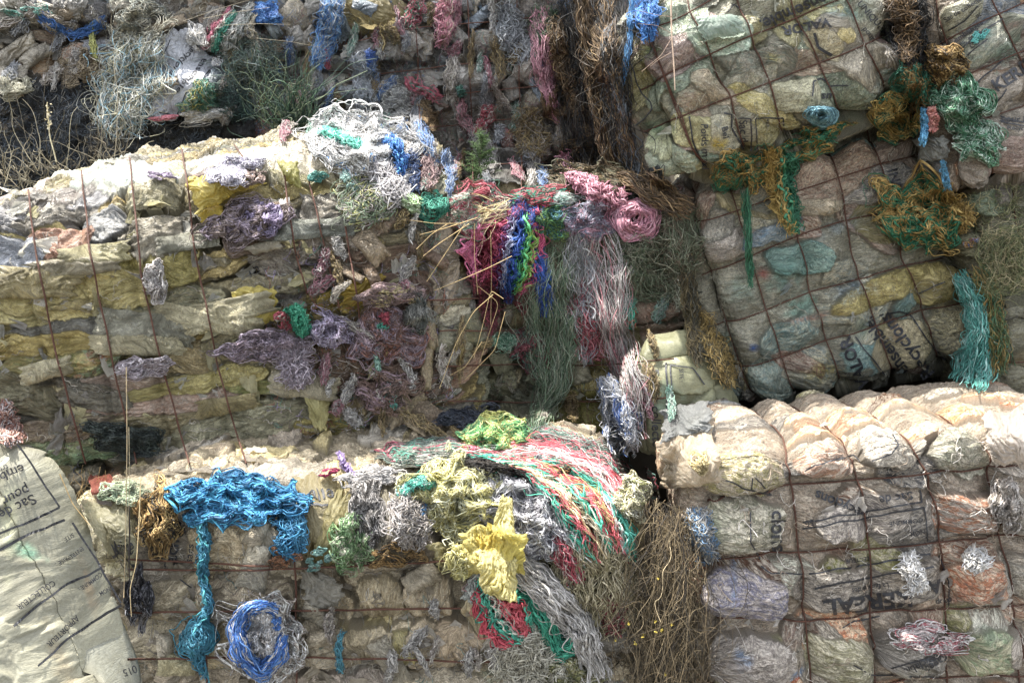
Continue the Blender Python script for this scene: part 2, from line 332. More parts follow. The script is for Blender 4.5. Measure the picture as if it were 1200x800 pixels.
        for i, (bu, bv, rx, ry, an, A, C, li, dm, ex, m_, tx, ty, fan) in enumerate(s.B):
            R = max(rx, ry) * 1.05; I = np.where((np.abs(wu - bu) < R) & (np.abs(wv - bv) < R))[0]
            if not len(I): continue
            ca, sa = math.cos(an), math.sin(an); X = (wu[I] - bu) * ca + (wv[I] - bv) * sa; Y = -(wu[I] - bu) * sa + (wv[I] - bv) * ca
            d = np.abs(X / rx) ** ex + np.abs(Y / ry) ** ex; hh = li + dm * (p['plump'] * np.sqrt(np.clip(1 - d, 0, 1)) + (1 - p['plump']) * (1 + tx * X / rx + ty * Y / ry)); w = (d < 1) & (hh > best[I]); J = I[w]
            best[J] = hh[w]; cA[J] = A; cB[J] = C; mo[J] = m_; 
            Xw, Yw = X[w], Y[w]
            if fan: qx = Xw * fan + rx * 1.15; Yw = np.arctan2(Yw, qx) * rx * 1.3; Xw = np.hypot(qx, Yw)
            fo[J, 0] = Xw; fo[J, 1] = Yw; fo[J, 2] = i * 1.37
        X, Y, Z = fo[:, 0], fo[:, 1], fo[:, 2]
        fx, fy = p['wrf']
        bend = 0.02 * noise2(X * 9, Y * 9, sd + 7)
        wm = np.clip(0.75 + 1.3 * fbm(u * 6, v * 6, sd + 15, 2), 0.12, 1.7)
        fl = np.zeros(N)
        for a_, b_, c_, d_ in s.flat: fl = np.maximum(fl, np.clip(1.6 - 1.3 * np.hypot((u - a_) / c_, (v - b_) / d_), 0, 1))
        best = best * (1 - .55 * np.clip((v - s.H) / .12, 0, 1)) * (1 - .7 * fl) + fl * .02
        h = best + (1 - .75 * fl) * 1.45 * p['wr'] * (wm * ridge(X * fx + Z * 3, (Y + bend) * fy + Z, sd + 4, 3) * 1.5 + 1.1 * ridge(X * 13 + Z, Y * 19 + bend * 9, sd + 5, 4))
        h = h + p['lump'] * fbm(u * 4.5, v * 4.5, sd + 6, 3)
        pl = np.ones(N)
        for W_ in s.wl:
            dm = np.full(N, 9.0)
            for a, b in zip(W_[:-1], W_[1:]):
                d = b - a; L2 = d @ d + 1e-9; q = np.clip(((u - a[0]) * d[0] + (v - a[1]) * d[1]) / L2, 0, 1); dm = np.minimum(dm, np.hypot(u - a[0] - q * d[0], v - a[1] - q * d[1]))
            pl = np.minimum(pl, 1 - np.exp(-(dm / p['pil'][1]) ** 1.15)); hor = abs(W_[-1][0] - W_[0][0]) > abs(W_[-1][1] - W_[0][1])
            t_, n_ = (u, v) if hor else (v, u)
            h = h + p['pinch'] * np.exp(-dm / 0.05) * (ridge(t_ * 26, n_ * 3, sd + 11, 3) - 0.3) * np.clip(dm / 0.008, 0, 1)
        h = h * (s.keep + (1 - s.keep) * pl) + p['pil'][0] * (pl - 1)
        k = 1 + 0.10 * fbm(u * 9, v * 9, sd + 8, 3)
        return h, np.clip(cA * k[:, None] * s.tint, 0, .85), np.c_[np.clip(cB * s.tint, 0, .85), mo], fo
    def pos(s, u, v):
        u = np.asarray(u, float); v = np.asarray(v, float); P = np.zeros((len(u), 3)); Nn = np.zeros((len(u), 3)); W = s.W / 2; H = s.H
        top = v > H; side = (~top) & (np.abs(u) > W); fr = ~(top | side)
        def samp(g, A, Bc, a, b):
            i = np.clip(np.interp(a, A, np.arange(len(A))), 0, len(A) - 1.001); j = np.clip(np.interp(b, Bc, np.arange(len(Bc))), 0, len(Bc) - 1.001)
            i0, j0 = i.astype(int), j.astype(int); fi, fj = (i - i0)[:, None], (j - j0)[:, None]
            return tuple((G[i0, j0] * (1 - fi) + G[i0 + 1, j0] * fi) * (1 - fj) + (G[i0, j0 + 1] * (1 - fi) + G[i0 + 1, j0 + 1] * fi) * fj for G in g)
        for m, k, f in ((fr, 'front', lambda m: (s.xs, s.zs, u[m], v[m])), (top, 'top', lambda m: (s.xs, s.ys, u[m], v[m] - H)),
                        (side & (u > 0), 'right', lambda m: (s.ys, s.zs, np.abs(u[m]) - W, v[m])), (side & (u <= 0), 'left', lambda m: (s.ys, s.zs, np.abs(u[m]) - W, v[m]))):
            if m.any():
                P[m], Nn[m] = samp(s.grid[k], *f(m))
        return P, Nn
    def pix(s, px, py, off):
        """points of the displaced surface that are seen at the pixels, lifted a little off it"""
        gx, gy, gt = s.gv; m = (gx > px.min() - 6) & (gx < px.max() + 6) & (gy > py.min() - 6) & (gy < py.max() + 6); m = m if m.sum() > 8 else np.ones(len(m), bool); gx, gy, gt = gx[m], gy[m], gt[m]; t = np.zeros(len(px))
        for a in range(0, len(px), 400):
            b = slice(a, a + 400); d2 = (gx[None] - px[b, None]) ** 2 + (gy[None] - py[b, None]) ** 2; near = d2 < np.maximum(9, d2.min(1, keepdims=True) + 3); tm = np.where(near, gt[None], 99).min(1, keepdims=True)
            w = np.exp(-d2 / 3) * np.exp(-np.clip(gt[None] - tm, 0, 9) * 30) * near + 1e-12 * near; t[b] = (w * gt).sum(1) / w.sum(1)
        return at(px, py, t - off)
    def onpx(s, name, px, py, faces, mat, off):
        V = s.pix(np.asarray(px, float), np.asarray(py, float), off); me = bpy.data.meshes.new(name); me.from_pydata((V - np.array(s.e.location)).tolist(), [], faces); me.materials.append(mat); me.update()
        o = bpy.data.objects.new(name, me); COL.objects.link(o); o.parent = s.e; return o
    def on(s, name, uvs, faces, mat, off=0.0035):
        P, Nn = s.pos(uvs[:, 0], uvs[:, 1]); V = P + Nn * off
        me = bpy.data.meshes.new(name); me.from_pydata((V - np.array(s.e.location)).tolist(), [], faces); me.materials.append(mat); me.update()
        o = bpy.data.objects.new(name, me); COL.objects.link(o); o.parent = s.e; return o
    def text(s, txt, px, py, hpx, ang, sx=1.0, off=0.0075, bold=0.012):
        """lettering laid on the film: centred at the pixel, hpx tall, turned ang degrees"""
        cu = bpy.data.curves.new('t', 'FONT'); cu.body = txt; cu.align_x = 'CENTER'; cu.align_y = 'CENTER'; cu.resolution_u = 3; cu.offset = bold
        to = bpy.data.objects.new('t', cu); COL.objects.link(to); bpy.context.view_layer.update()
        me = bpy.data.meshes.new_from_object(to.evaluated_get(bpy.context.evaluated_depsgraph_get())); bpy.data.objects.remove(to)
        bm = bmesh.new(); bm.from_mesh(me); bpy.data.meshes.remove(me)
        k = s.t0(px, py) / FPX * hpx / 0.72; bmesh.ops.triangulate(bm, faces=bm.faces)
        for _ in range(5):
            ed = [e for e in bm.edges if e.calc_length() * k > 0.0075]
            if not ed: break
            bmesh.ops.subdivide_edges(bm, edges=ed, cuts=1); bmesh.ops.triangulate(bm, faces=[f for f in bm.faces if len(f.verts) > 3])
        co = np.array([v.co[:] for v in bm.verts])[:, :2] * k; co[:, 0] *= sx; fs = [[v.index for v in f.verts] for f in bm.faces]; bm.free()
        co = co / (s.t0(px, py) / FPX); a = R_(ang); ca, sa = math.cos(a), math.sin(a); X = px + co[:, 0] * ca - co[:, 1] * sa; Y = py - (co[:, 0] * sa + co[:, 1] * ca)
        X, Y = X + 1.3 * noise2(X / 22, Y / 22, 5), Y + 1.6 * noise2(X / 22, Y / 22, 6)
        return s.onpx('printed_lettering', X, Y, fs, M_INK, off)
    def line(s, pts, w=1.6, closed=False, off=0.007):
        """printed rule or frame through pixels"""
        uv = np.array(pts, float); h = w / 2; us, fs = [], []
        for a, b in zip(uv[:-1], uv[1:]):
            L_ = np.linalg.norm(b - a); n = max(2, int(L_ / 2)); q = np.linspace(0, 1, n)[:, None]; c = a + (b - a) * q; d = (b - a) / (L_ + 1e-9); nn = np.array((-d[1], d[0])); o = len(us)
            us += list(c + nn * h) + list(c - nn * h); fs += [[o + i, o + i + 1, o + n + i + 1, o + n + i] for i in range(n - 1)]
        us = np.array(us); X, Y = us.T; X, Y = X + 1.3 * noise2(X / 22, Y / 22, 5), Y + 1.6 * noise2(X / 22, Y / 22, 6)
        return s.onpx('printed_line', X, Y, fs, M_INK, off)

# ------------------------------------------------------------------ twine, nets, fringes
def fade(c):
    g = c.mean(1, keepdims=True); return np.clip((c * .80 + g * .20) * 1.15 + .018, 0, .82)
def cols_of(cols, n, rs):
    c = fade(np.array([lin(x[0] if isinstance(x, tuple) else x) for x in cols])); w = np.array([x[1] if isinstance(x, tuple) else 1 for x in cols], float)
    i = rs.choice(len(c), n, p=w / w.sum()); return c[i] * rs.uniform(.75, 1.2, (n, 1))
def put_strands(name, P, rad, C, label, cat, group=None, mat=None, parent=None, sp=True, sides=3, seed=0, kind=None):
    n, k, _ = P.shape; V, Q = tube(P, rad, sides, seed)
    Cv = np.repeat(C, k * sides, 0) if C.ndim == 2 else np.repeat(C.reshape(-1, 3), sides, 0)
    base = P.reshape(-1, 3).mean(0) if parent is None else np.array(parent.location)
    o = mesh_np(name, V, Q, mat or M_FIBRE, base, {'col': ('c', Cv)}, parent=parent)
    if parent is None: tag(o, label, cat, group, kind)
    if sp: splat(V)
    return o
def wob(n, k, amp, freq, rs, s):
    f = freq * rs.uniform(.5, 1.6, (n, 3)); ph = rs.uniform(0, 6.28, (n, 3)); a = rs.uniform(.3, 1, (n, 3)) / (1, 1.5, 2.2)
    return amp * sum(a[:, i:i + 1] * np.sin(f[:, i:i + 1] * (i + 1) * s * 6.28 + ph[:, i:i + 1]) for i in range(3))
def hank(name, label, cat, guide, n, cols, r=0.0018, curl=2.0, cf=2.0, thick=0.05, k=36, seed=1, group=None, bands=False, ends=(0.0, 0.15, 0.8, 1.0), kink=0.0, lift=0.004, mat=None, parent=None, flat=False, splay=0.0, kind=None, sides=3):
    """strands that follow a guide of (px, py, width) over whatever lies beneath"""
    rs = np.random.RandomState(seed); g = np.array(guide, float); L_ = np.concatenate([[0], np.cumsum(np.hypot(*np.diff(g[:, :2], axis=0).T))]); L_ /= L_[-1]
    qq = np.linspace(0, 1, 60); G = np.stack([np.interp(qq, L_, g[:, i]) for i in range(3)], 1)
    for _ in range(4): G[1:-1] = (G[:-2] + G[2:] + 2 * G[1:-1]) / 4
    s0 = rs.uniform(ends[0], ends[1], n); s1 = rs.uniform(ends[2], ends[3], n); s = s0[:, None] + (s1 - s0)[:, None] * np.linspace(0, 1, k)[None]
    f = lambda c: np.interp(s, qq, c)
    x, y, w = f(G[:, 0]), f(G[:, 1]), f(G[:, 2]); dx = np.interp(s, qq, np.gradient(G[:, 0])); dy = np.interp(s, qq, np.gradient(G[:, 1])); dl = np.hypot(dx, dy) + 1e-9; nx, ny = -dy / dl, dx / dl
    a = rs.uniform(-1, 1, n); a = np.sign(a) * np.abs(a) ** 0.9
    nc = max(3, n // 16); ci = np.clip(((a + 1) / 2 * nc + rs.normal(0, .5, n)).astype(int), 0, nc - 1); sg = np.linspace(0, 1, 50)[None]; wc = wob(nc, 50, 1, cf * .8, rs, sg)
    cw = np.stack([np.interp(s[i], sg[0], wc[ci[i]]) for i in range(n)]); stray = np.where(rs.rand(n) < .12, rs.uniform(1.8, 4.5, n), 1)[:, None]; cl_ = np.minimum(curl * rs.lognormal(-.1, .45, (n, 1)) * stray, max(curl * 1.1, g[:, 2].mean() * .45))
    lat = a[:, None] * w / 2 * (1 + splay * s) * (1 + .22 * noise2(s * 5, s * 0 + np.sign(a)[:, None] * 3, seed)) * np.where(stray > 1, 1.12, 1) + cw * np.minimum(w * .13, 7) + wob(n, k, 1, cf, rs, s) * cl_ + rs.normal(0, kink + .25, (n, k)); al = wob(n, k, curl * .7, cf, rs, s) + rs.normal(0, kink, (n, k))
    X = x + nx * lat + dx / dl * al; Y = y + ny * lat + dy / dl * al
    t = smooth_k(depth(X, Y), 3 if not flat else 8)
    if flat: t = np.minimum(t, t.mean(1, keepdims=True) + 0.1)
    off = lift + thick * (.6 + .5 * np.cos(cw * 2.2)) * np.sqrt(np.clip(1 - a[:, None] ** 2, 0, 1)) * rs.uniform(0.05, 1, (n, 1)) * np.sin(np.clip(s, 0.04, 0.96) * np.pi) ** .4 + np.abs(wob(n, k, thick * .18, cf, rs, s))
    if bands:
        c = fade(np.array([lin(q[0] if isinstance(q, tuple) else q) for q in cols])); i = np.clip(((a + 1) / 2 * len(c) + rs.normal(0, .25, n)).astype(int), 0, len(c) - 1); C = c[i] * rs.uniform(.75, 1.2, (n, 1))
    else: C = cols_of(cols, n, rs)
    rad = r * rs.lognormal(-.12, .4, n)[:, None] * np.ones(k)
    return put_strands(name, at(X, Y, t - off), rad, C, label, cat, group, mat, parent, seed=seed, kind=kind, sides=sides)
def nest(name, label, cat, c, size, ang, n, cols, r=0.0018, thick=0.06, loops=1.2, k=44, seed=1, group=None, coil=False, fray=0.15, kink=0.0, lift=0.004, mat=None, parent=None, kind=None, rise=0.0, patch=0):
    """a tangle: curling strands in a flattened heap of size (rx, ry) px"""
    rs = np.random.RandomState(seed); s = np.linspace(0, 1, k)[None]; th0 = rs.uniform(0, 6.28, (n, 1)); w = loops * rs.uniform(.5, 1.5, (n, 1))
    if coil:
        rad = rs.uniform(.25, 1, (n, 1)) ** .6 + wob(n, k, .05, 1.5, rs, s); th = th0 + w * 6.28 * s; X = rad * np.cos(th); Y = rad * np.sin(th)
        X += rs.normal(0, .13, (n, 1)) + wob(n, k, .09, 2.5, rs, s); Y += rs.normal(0, .13, (n, 1)) + wob(n, k, .09, 2.5, rs, s)
    else:
        nc = max(4, n // 9); ci = rs.randint(0, nc, n); f_ = lambda q_, sd: (q_[ci] + rs.normal(0, sd, (n, 1)))     # locks of strands that run together
        q = f_(np.sqrt(rs.uniform(0, 1, (nc, 1))) * 0.9, .05); p = f_(rs.uniform(0, 6.28, (nc, 1)), .10); X = q * np.cos(p); Y = q * np.sin(p); R = f_(rs.uniform(.10, .6, (nc, 1)), .04); t1 = f_(rs.uniform(0, 6.28, (nc, 1)), .25); w = np.abs(f_(loops * rs.uniform(.35, 1.3, (nc, 1)), .10)) * rs.choice([-1, 1], (nc, 1))[ci]
        el = f_(rs.uniform(.35, 1, (nc, 1)), .03); e1 = f_(rs.uniform(0, 3.14, (nc, 1)), .08); ux = R * (np.cos(t1 + w * 6.28 * s) - np.cos(t1)) * .8; uy = R * el * (np.sin(t1 + w * 6.28 * s) - np.sin(t1)) * .8
        X = X + ux * np.cos(e1) - uy * np.sin(e1) + wob(n, k, .07, loops * 1.6, rs, s); Y = Y + ux * np.sin(e1) + uy * np.cos(e1) + wob(n, k, .07, loops * 1.6, rs, s)
        rho = np.sqrt(X * X + Y * Y) + 1e-9; an_ = np.arctan2(Y, X); lim = (1 + .42 * noise2(np.cos(an_) * 1.6, np.sin(an_) * 1.6, seed)) * (1 + fray * rs.exponential(1, (n, 1))); f = np.where(rho > lim, lim / rho, 1); X *= f; Y *= f
    rho = np.clip(np.sqrt(X * X + Y * Y), 0, 1); ca, sa = math.cos(R_(ang)), math.sin(R_(ang)); X = X * size[0] + rs.normal(0, kink, (n, k)); Y = Y * size[1] + rs.normal(0, kink, (n, k))
    X = X * 1.12; Y = Y * 1.12; px = c[0] + X * ca - Y * sa; py = c[1] - (X * sa + Y * ca); m0 = min(size) * .35; px, py = px + m0 * noise2(px / 17, py / 17, seed + 1), py + m0 * noise2(px / 17, py / 17, seed + 2) + np.maximum(0, rs.normal(0, .12, (n, 1))) * size[1] * s ** 2
    t = smooth_k(depth(px, py), 4); tc = depth(np.array([c[0]]), np.array([c[1]]))[0]; t = np.clip(t, tc - .5, tc + 0.18)
    off = lift + thick * np.clip(.62 + .9 * noise2(px / 15, py / 15, seed + 4), .1, 1.3) * np.sqrt(np.clip(1 - rho ** 2, 0.02, 1)) * rs.uniform(0.0, 1, (n, 1)) ** .6 + np.abs(wob(n, k, thick * .2, loops * 2, rs, s))
    C = cols_of(cols, n, rs)
    if patch:   # strands of one colour lie together
        cc = fade(np.array([lin(x[0] if isinstance(x, tuple) else x) for x in cols])); mx = px.mean(1); my = py.mean(1); i = (np.clip(0.5 + 0.9 * noise2(mx / patch, my / patch, seed), 0, .999) * len(cc)).astype(int); C = cc[i] * rs.uniform(.75, 1.2, (n, 1))
    return put_strands(name, at(px, py, t - off), r * rs.lognormal(-.12, .4, n)[:, None] * np.ones(k), C, label, cat, group, mat, parent, seed=seed, kind=kind)

# ------------------------------------------------------------------ loose film: torn, crumpled sheets
def sheet(name, label, cat, quad, col, col2=None, off=0.02, puff=0.03, crumple=0.012, fan=6.0, seed=1, res=0.0042, mott=.5, ragged=0.12, group=None, mat=None, parent=None, lines=0, fr=(7, 7), free=False, gather=None):
    rs = np.random.RandomState(seed); q = np.array(quad, float); tc = float(depth(q[:, 0].mean(), q[:, 1].mean())); w = max(np.hypot(*(q[1] - q[0])), np.hypot(*(q[2] - q[3]))) * tc / FPX; h = max(np.hypot(*(q[3] - q[0])), np.hypot(*(q[2] - q[1]))) * tc / FPX
    n, m = max(8, int(w / res)), max(8, int(h / res)); S, T = np.meshgrid(np.linspace(0, 1, n), np.linspace(0, 1, m), indexing='ij')
    eS = ragged * (fbm(T * 3, T * 0, seed, 4)) ; eT = ragged * (fbm(S * 3, S * 0 + 7, seed + 1, 4)); e2 = ragged * fbm(T * 3, T * 0 + 3, seed + 2, 4); e3 = ragged * fbm(S * 3, S * 0 + 5, seed + 3, 4)
    S2 = S + eS * (1 - S) ** 2 + e2 * S ** 2; T2 = T + eT * (1 - T) ** 2 + e3 * T ** 2
    if gather is not None: T2 = T2 + 0
    A, B = S2[..., None], T2[..., None]; p = (q[0] * (1 - A) + q[1] * A) * (1 - B) + (q[3] * (1 - A) + q[2] * A) * B
    px, py = p[..., 0], p[..., 1]; t = depth(px, py)
    if free: t = np.full_like(t, tc) * .5 + np.clip(t, tc - .1, tc + .1) * .5
    for _ in range(6 if not free else 14):
        t[1:-1] = (t[:-2] + t[2:] + 2 * t[1:-1]) / 4; t[:, 1:-1] = (t[:, :-2] + t[:, 2:] + 2 * t[:, 1:-1]) / 4
    x, y = S * w, T * h
    bd = fbm(x * 8, y * 8, seed + 21, 3); gx, gy = w * rs.uniform(-.15, 1.15), h * rs.choice([-.12, 1.12]); dx, dy = x - gx, y - gy; rho = np.hypot(dx, dy); th = np.arctan2(dy, dx) + .25 * fbm(x * 9, y * 9, seed + 9, 2)
    cr = crumple * (ridge(th * fan, rho * 3, seed, 3) * np.clip(rho / max(w, h) * 2, .35, 1.3) + .35 * ridge(th * 9, rho * 6, seed + 4, 3) + .45 * ridge(x * 9 + 2 * bd, y * 9, seed + 2, 4))
    o_ = off + puff * np.clip(16 * S * (1 - S) * T * (1 - T), 0, 1) ** .5 + cr
    P = at(px, py, t - o_).reshape(-1, 3); N = len(P)
    c = lin(col); c2 = lin(col2) if col2 else c * .7
    fo = np.stack([rho.ravel(), (th * max(w, h) * .5).ravel(), np.full(N, seed * 1.1)], 1)
    k = 1 + .12 * fbm(x.ravel() * 8, y.ravel() * 8, seed + 5)
    ob = mesh_np(name, P, grid_quads(n, m), mat or M_SHEET, P.mean(0) if parent is None else np.array(parent.location), {'col': ('c', c * k[:, None]), 'col2': ('c', np.c_[np.tile(c2, (N, 1)), np.full(N, mott)]), 'fold': ('v', fo)}, parent=parent)
    if parent is None: tag(ob, label, cat, group)
    splat(P); ob_grid = P.reshape(n, m, 3); return ob, ob_grid
def sheet_text(grid, txt, s, t, hm, ang, parent, sx=1, off=0.006):
    n, m, _ = grid.shape; cu = bpy.data.curves.new('t', 'FONT'); cu.body = txt; cu.align_x = 'CENTER'; cu.align_y = 'CENTER'; cu.resolution_u = 3; cu.offset = 0.01
    to = bpy.data.objects.new('t', cu); COL.objects.link(to); bpy.context.view_layer.update(); me = bpy.data.meshes.new_from_object(to.evaluated_get(bpy.context.evaluated_depsgraph_get())); bpy.data.objects.remove(to)
    bm = bmesh.new(); bm.from_mesh(me); bmesh.ops.triangulate(bm, faces=bm.faces)
    w = np.linalg.norm(grid[-1, m // 2] - grid[0, m // 2]); h = np.linalg.norm(grid[n // 2, -1] - grid[n // 2, 0]); k = hm / .72
    for _ in range(3):
        ed = [e for e in bm.edges if e.calc_length() * k > .012]
        if not ed: break
        bmesh.ops.subdivide_edges(bm, edges=ed, cuts=1); bmesh.ops.triangulate(bm, faces=[f for f in bm.faces if len(f.verts) > 3])
    co = np.array([v.co[:] for v in bm.verts])[:, :2] * k; co[:, 0] *= sx; fs = [[v.index for v in f.verts] for f in bm.faces]; bm.free()
    ca, sa = math.cos(R_(ang)), math.sin(R_(ang)); X = s + (co[:, 0] * ca - co[:, 1] * sa) / w; Y = t - (co[:, 0] * sa + co[:, 1] * ca) / h
    return _on_grid(grid, X, Y, fs, 'printed_lettering', parent, off)
def _on_grid(grid, X, Y, fs, name, parent, off):
    n, m, _ = grid.shape
    i = np.clip(X * (n - 1), 0, n - 1.001); j = np.clip(Y * (m - 1), 0, m - 1.001); a, b = i.astype(int), j.astype(int); fi, fj = (i - a)[:, None], (j - b)[:, None]
    P = (grid[a, b] * (1 - fi) + grid[a + 1, b] * fi) * (1 - fj) + (grid[a, b + 1] * (1 - fi) + grid[a + 1, b + 1] * fi) * fj
    d = CAM - P; P = P + d / np.linalg.norm(d, axis=1, keepdims=True) * off
    me = bpy.data.meshes.new(name); me.from_pydata((P - np.array(parent.location)).tolist(), [], fs); me.materials.append(M_INK)
    o = bpy.data.objects.new(name, me); COL.objects.link(o); o.parent = parent; return o
def sheet_line(grid, pts, wm, parent, off=0.006):
    n, m, _ = grid.shape; w = np.linalg.norm(grid[-1, m // 2] - grid[0, m // 2]); h = np.linalg.norm(grid[n // 2, -1] - grid[n // 2, 0]); us, fs = [], []
    p = np.array(pts) * (w, h)
    for a, b in zip(p[:-1], p[1:]):
        L_ = np.linalg.norm(b - a); k = max(2, int(L_ / .012)); c = a + (b - a) * np.linspace(0, 1, k)[:, None]; d = (b - a) / L_; nn = np.array((-d[1], d[0])) * wm / 2; o = len(us); us += list(c + nn) + list(c - nn); fs += [[o + i, o + i + 1, o + k + i + 1, o + k + i] for i in range(k - 1)]
    us = np.array(us) / (w, h); return _on_grid(grid, us[:, 0], us[:, 1], fs, 'printed_line', parent, off)

# ================================================================== the ground: trodden soil, rising in a bank behind the stacks
def ground():
    xs = np.concatenate([np.linspace(-60, -6, 20), np.linspace(-5.5, 5.5, 110), np.linspace(6, 60, 20)]); ys = np.concatenate([np.linspace(-30, 0, 16), np.linspace(.2, 7.5, 90), np.linspace(8, 90, 30)])
    X, Y = np.meshgrid(xs, ys, indexing='ij'); z = np.interp(Y, [-30, 3.0, 3.45, 4.3, 4.7, 5.6, 6.6, 8.5, 90], [0, 0, .55, .75, 1.7, 1.95, 3.4, 5.2, 6.5])
    z = z + .06 * fbm(X * 1.5, Y * 1.5, 3, 4) * np.clip((Y + 1) / 3, 0.3, 1); V = np.stack([X.ravel(), Y.ravel(), z.ravel()], 1)
    o = mesh_np('ground', V, grid_quads(len(xs), len(ys)), M_SOIL); o['kind'] = 'structure'; splat(V[(V[:, 1] > 1)])
ground()

PA = [('a39a7c', '75705c', 5), ('b3a878', '8d8258', 4), ('8f8b80', '66665f', 4), ('9c9894', '6b6c6c', 3), ('b0a070', '77683f', 3), ('7c7d6a', '565a4c', 2), ('a58f7c', '7a5a48', 1), ('8aa08c', '5f7d6a', .7), ('c9c4b0', '8d8978', 1.3)]
PT = [('a9a596', '7f8a7c', 4), ('a8b09c', '7d9080', 4), ('b3a894', '8a6f5f', 3), ('b8b48f', '8f8a58', 2), ('a0b0a8', '6f9088', 2), ('b5a6a0', '8c7470', 2)]
PF = [('aaa795', '6f7a78', 4), ('9fa89c', '5f7f82', 3), ('b2ab90', '8f8a4c', 3), ('b3a79b', '7c5f50', 3), ('8fa5a0', '4f7c86', 2), ('b8b4a8', '55585a', 3)]
PI = [('bab0a4', '6a4c3a', 4), ('b2aca4', '46474b', 4), ('c0aa92', '9a5630', 4), ('8c857b', 'd4ccc0', 3), ('b8b29c', '85854a', 2), ('a9abac', '5a6f88', 2), ('c4b6a6', '8c6048', 3)]
PC = [('8f8e8a', '5c5e62', 4), ('9c968c', '6c625a', 4), ('7f8488', '50565c', 3), ('a89c8c', '7a6a58', 2), ('8a7a72', '5a4a48', 2), ('6f7f8c', '3f5f8c', 1), ('98837c', '8f4a50', 1)]
PJ = [('a79c88', '7d6f5c', 5), ('b0a690', '8a7c64', 5), ('9a9284', '6f675c', 3), ('b3a884', '8d8058', 3), ('958c80', '5f5a55', 2), ('a8a49c', '77736c', 2)]
PD = [('8f8d74', '66684f', 4), ('9c9478', '75694c', 4), ('7f8a74', '566a55', 3), ('a09884', '7a6a58', 3), ('8a8478', '5c5650', 2)]
PM = [('77705c', '4c483c', 4), ('6a6a60', '3f403c', 4), ('8a8268', '5c5640', 3), ('7a5f55', '503a34', 1)]
PB = [('9a9a98', '6c6d70', 4), ('a8a090', '7a6e5e', 4), ('86888c', '585a60', 3), ('b0a498', '8a7468', 2), ('8a8070', '5c5040', 2)]
PN = [('4c5054', '2c2f34', 4), ('5c5e62', '34363a', 2), ('7c7468', '4a463e', 2)]

SP = 1.0   # mesh spacing factor
bales = {}
# --- back wall
bales['B'] = Bale('waste_bale', 'greyish bale in the top left corner hung with matted white netting', 'bale', [(-90, -110, 4.45), (262, -90, 4.65), (255, 118, 4.55), (-90, 112, 4.4)], (0, 1.1, 0), seed=11, gain=1.15, pal=PB, n=200, rs=(.06, .2), asp=(.2, .5), ang=(0, 22), dome=.035, lift=.06, r=.09, sp=.009 * SP, topsp=.05,
    wires=[('V', [(66, 0), (72, 100)]), ('V', [(28, 20), (36, 100)]), ('V', [(128, 60), (140, 108)])], pil=(.04, .04), blobs=[(25, 22, 40, 16, 5, 'a9a7a0'), (85, 15, 45, 15, -3, '8f9096'), (60, 85, 38, 22, 10, 'b3a28e', '8d6b4c'), (110, 75, 34, 20, 5, 'a79a90', '8a6040')])
bales['N'] = Bale('netting_bale', 'black netting bale under the top left bale behind dry grass', 'bale', [(-90, 105, 4.5), (262, 105, 4.65), (262, 250, 4.55), (-90, 250, 4.45)], (0, 1.1, 0), seed=12, pal=PN, n=140, rs=(.06, .2), asp=(.25, .5), ang=(0, 30), dome=.03, lift=.05, r=.08, sp=.010 * SP, topsp=.05, group=None)
bales['C1'] = Bale('waste_bale', 'grey film bale with blue and teal twine above the sunlit bale', 'bale', [(238, -110, 4.72), (408, -115, 4.8), (408, 265, 4.75), (236, 265, 4.6)], (0, 1.0, 0), seed=13, gain=1.25, pal=PC, n=190, rs=(.05, .16), asp=(.2, .45), ang=(80, 25), dome=.035, lift=.06, r=.07, sp=.009 * SP, topsp=.06,
    wires=[('H', [(250, 60), (395, 40)]), ('H', [(250, 95), (395, 85)])], pil=(.03, .03), blobs=[(345, 30, 26, 22, 60, 'b3ab9e'), (300, 60, 22, 20, 80, '8c9094'), (385, 85, 18, 22, 90, 'a3a39c')])
wC = [('H', [(405, 52), (470, 35), (520, 30), (640, 20)]), ('H', [(405, 92), (520, 78), (640, 66)]), ('H', [(420, 126), (520, 112), (640, 100)]), ('H', [(420, 158), (640, 135)]), ('H', [(430, 200), (640, 190)]), ('V', [(487, 0), (495, 230)]), ('V', [(606, 0), (612, 230)]), ('V', [(548, 0), (555, 230)])]
bales['C2'] = Bale('waste_bale', 'tall bale of torn grey bags and twisted twine behind the green conifer seedling', 'bale', [(404, -115, 4.7), (722, -115, 4.75), (715, 275, 4.7), (404, 270, 4.6)], (0, 1.0, 0), seed=14, draped=True, gain=1.25, pal=PC, n=420, rs=(.04, .12), asp=(.25, .6), ang=(85, 25), dome=.04, lift=.06, r=.07, sp=.008 * SP, topsp=.06, wires=wC, pil=(.04, .035),
    blobs=[(440, 20, 45, 24, -15, 'a9a080', '857a58'), (470, 55, 26, 17, -10, '9c9890'), (490, 50, 22, 22, 80, 'a09c94'), (497, 95, 20, 15, 0, 'a09c98'), (540, 85, 22, 16, 60, '9a948c'), (575, 90, 14, 18, 90, '9c9a94'), (602, 80, 12, 17, 90, '9aa098'), (625, 125, 16, 18, 60, '8f8a80'), (570, 55, 28, 16, 0, '94918c'), (410, 115, 12, 20, 90, '80868c'), (425, 60, 14, 14, 0, '8a8c8c')])
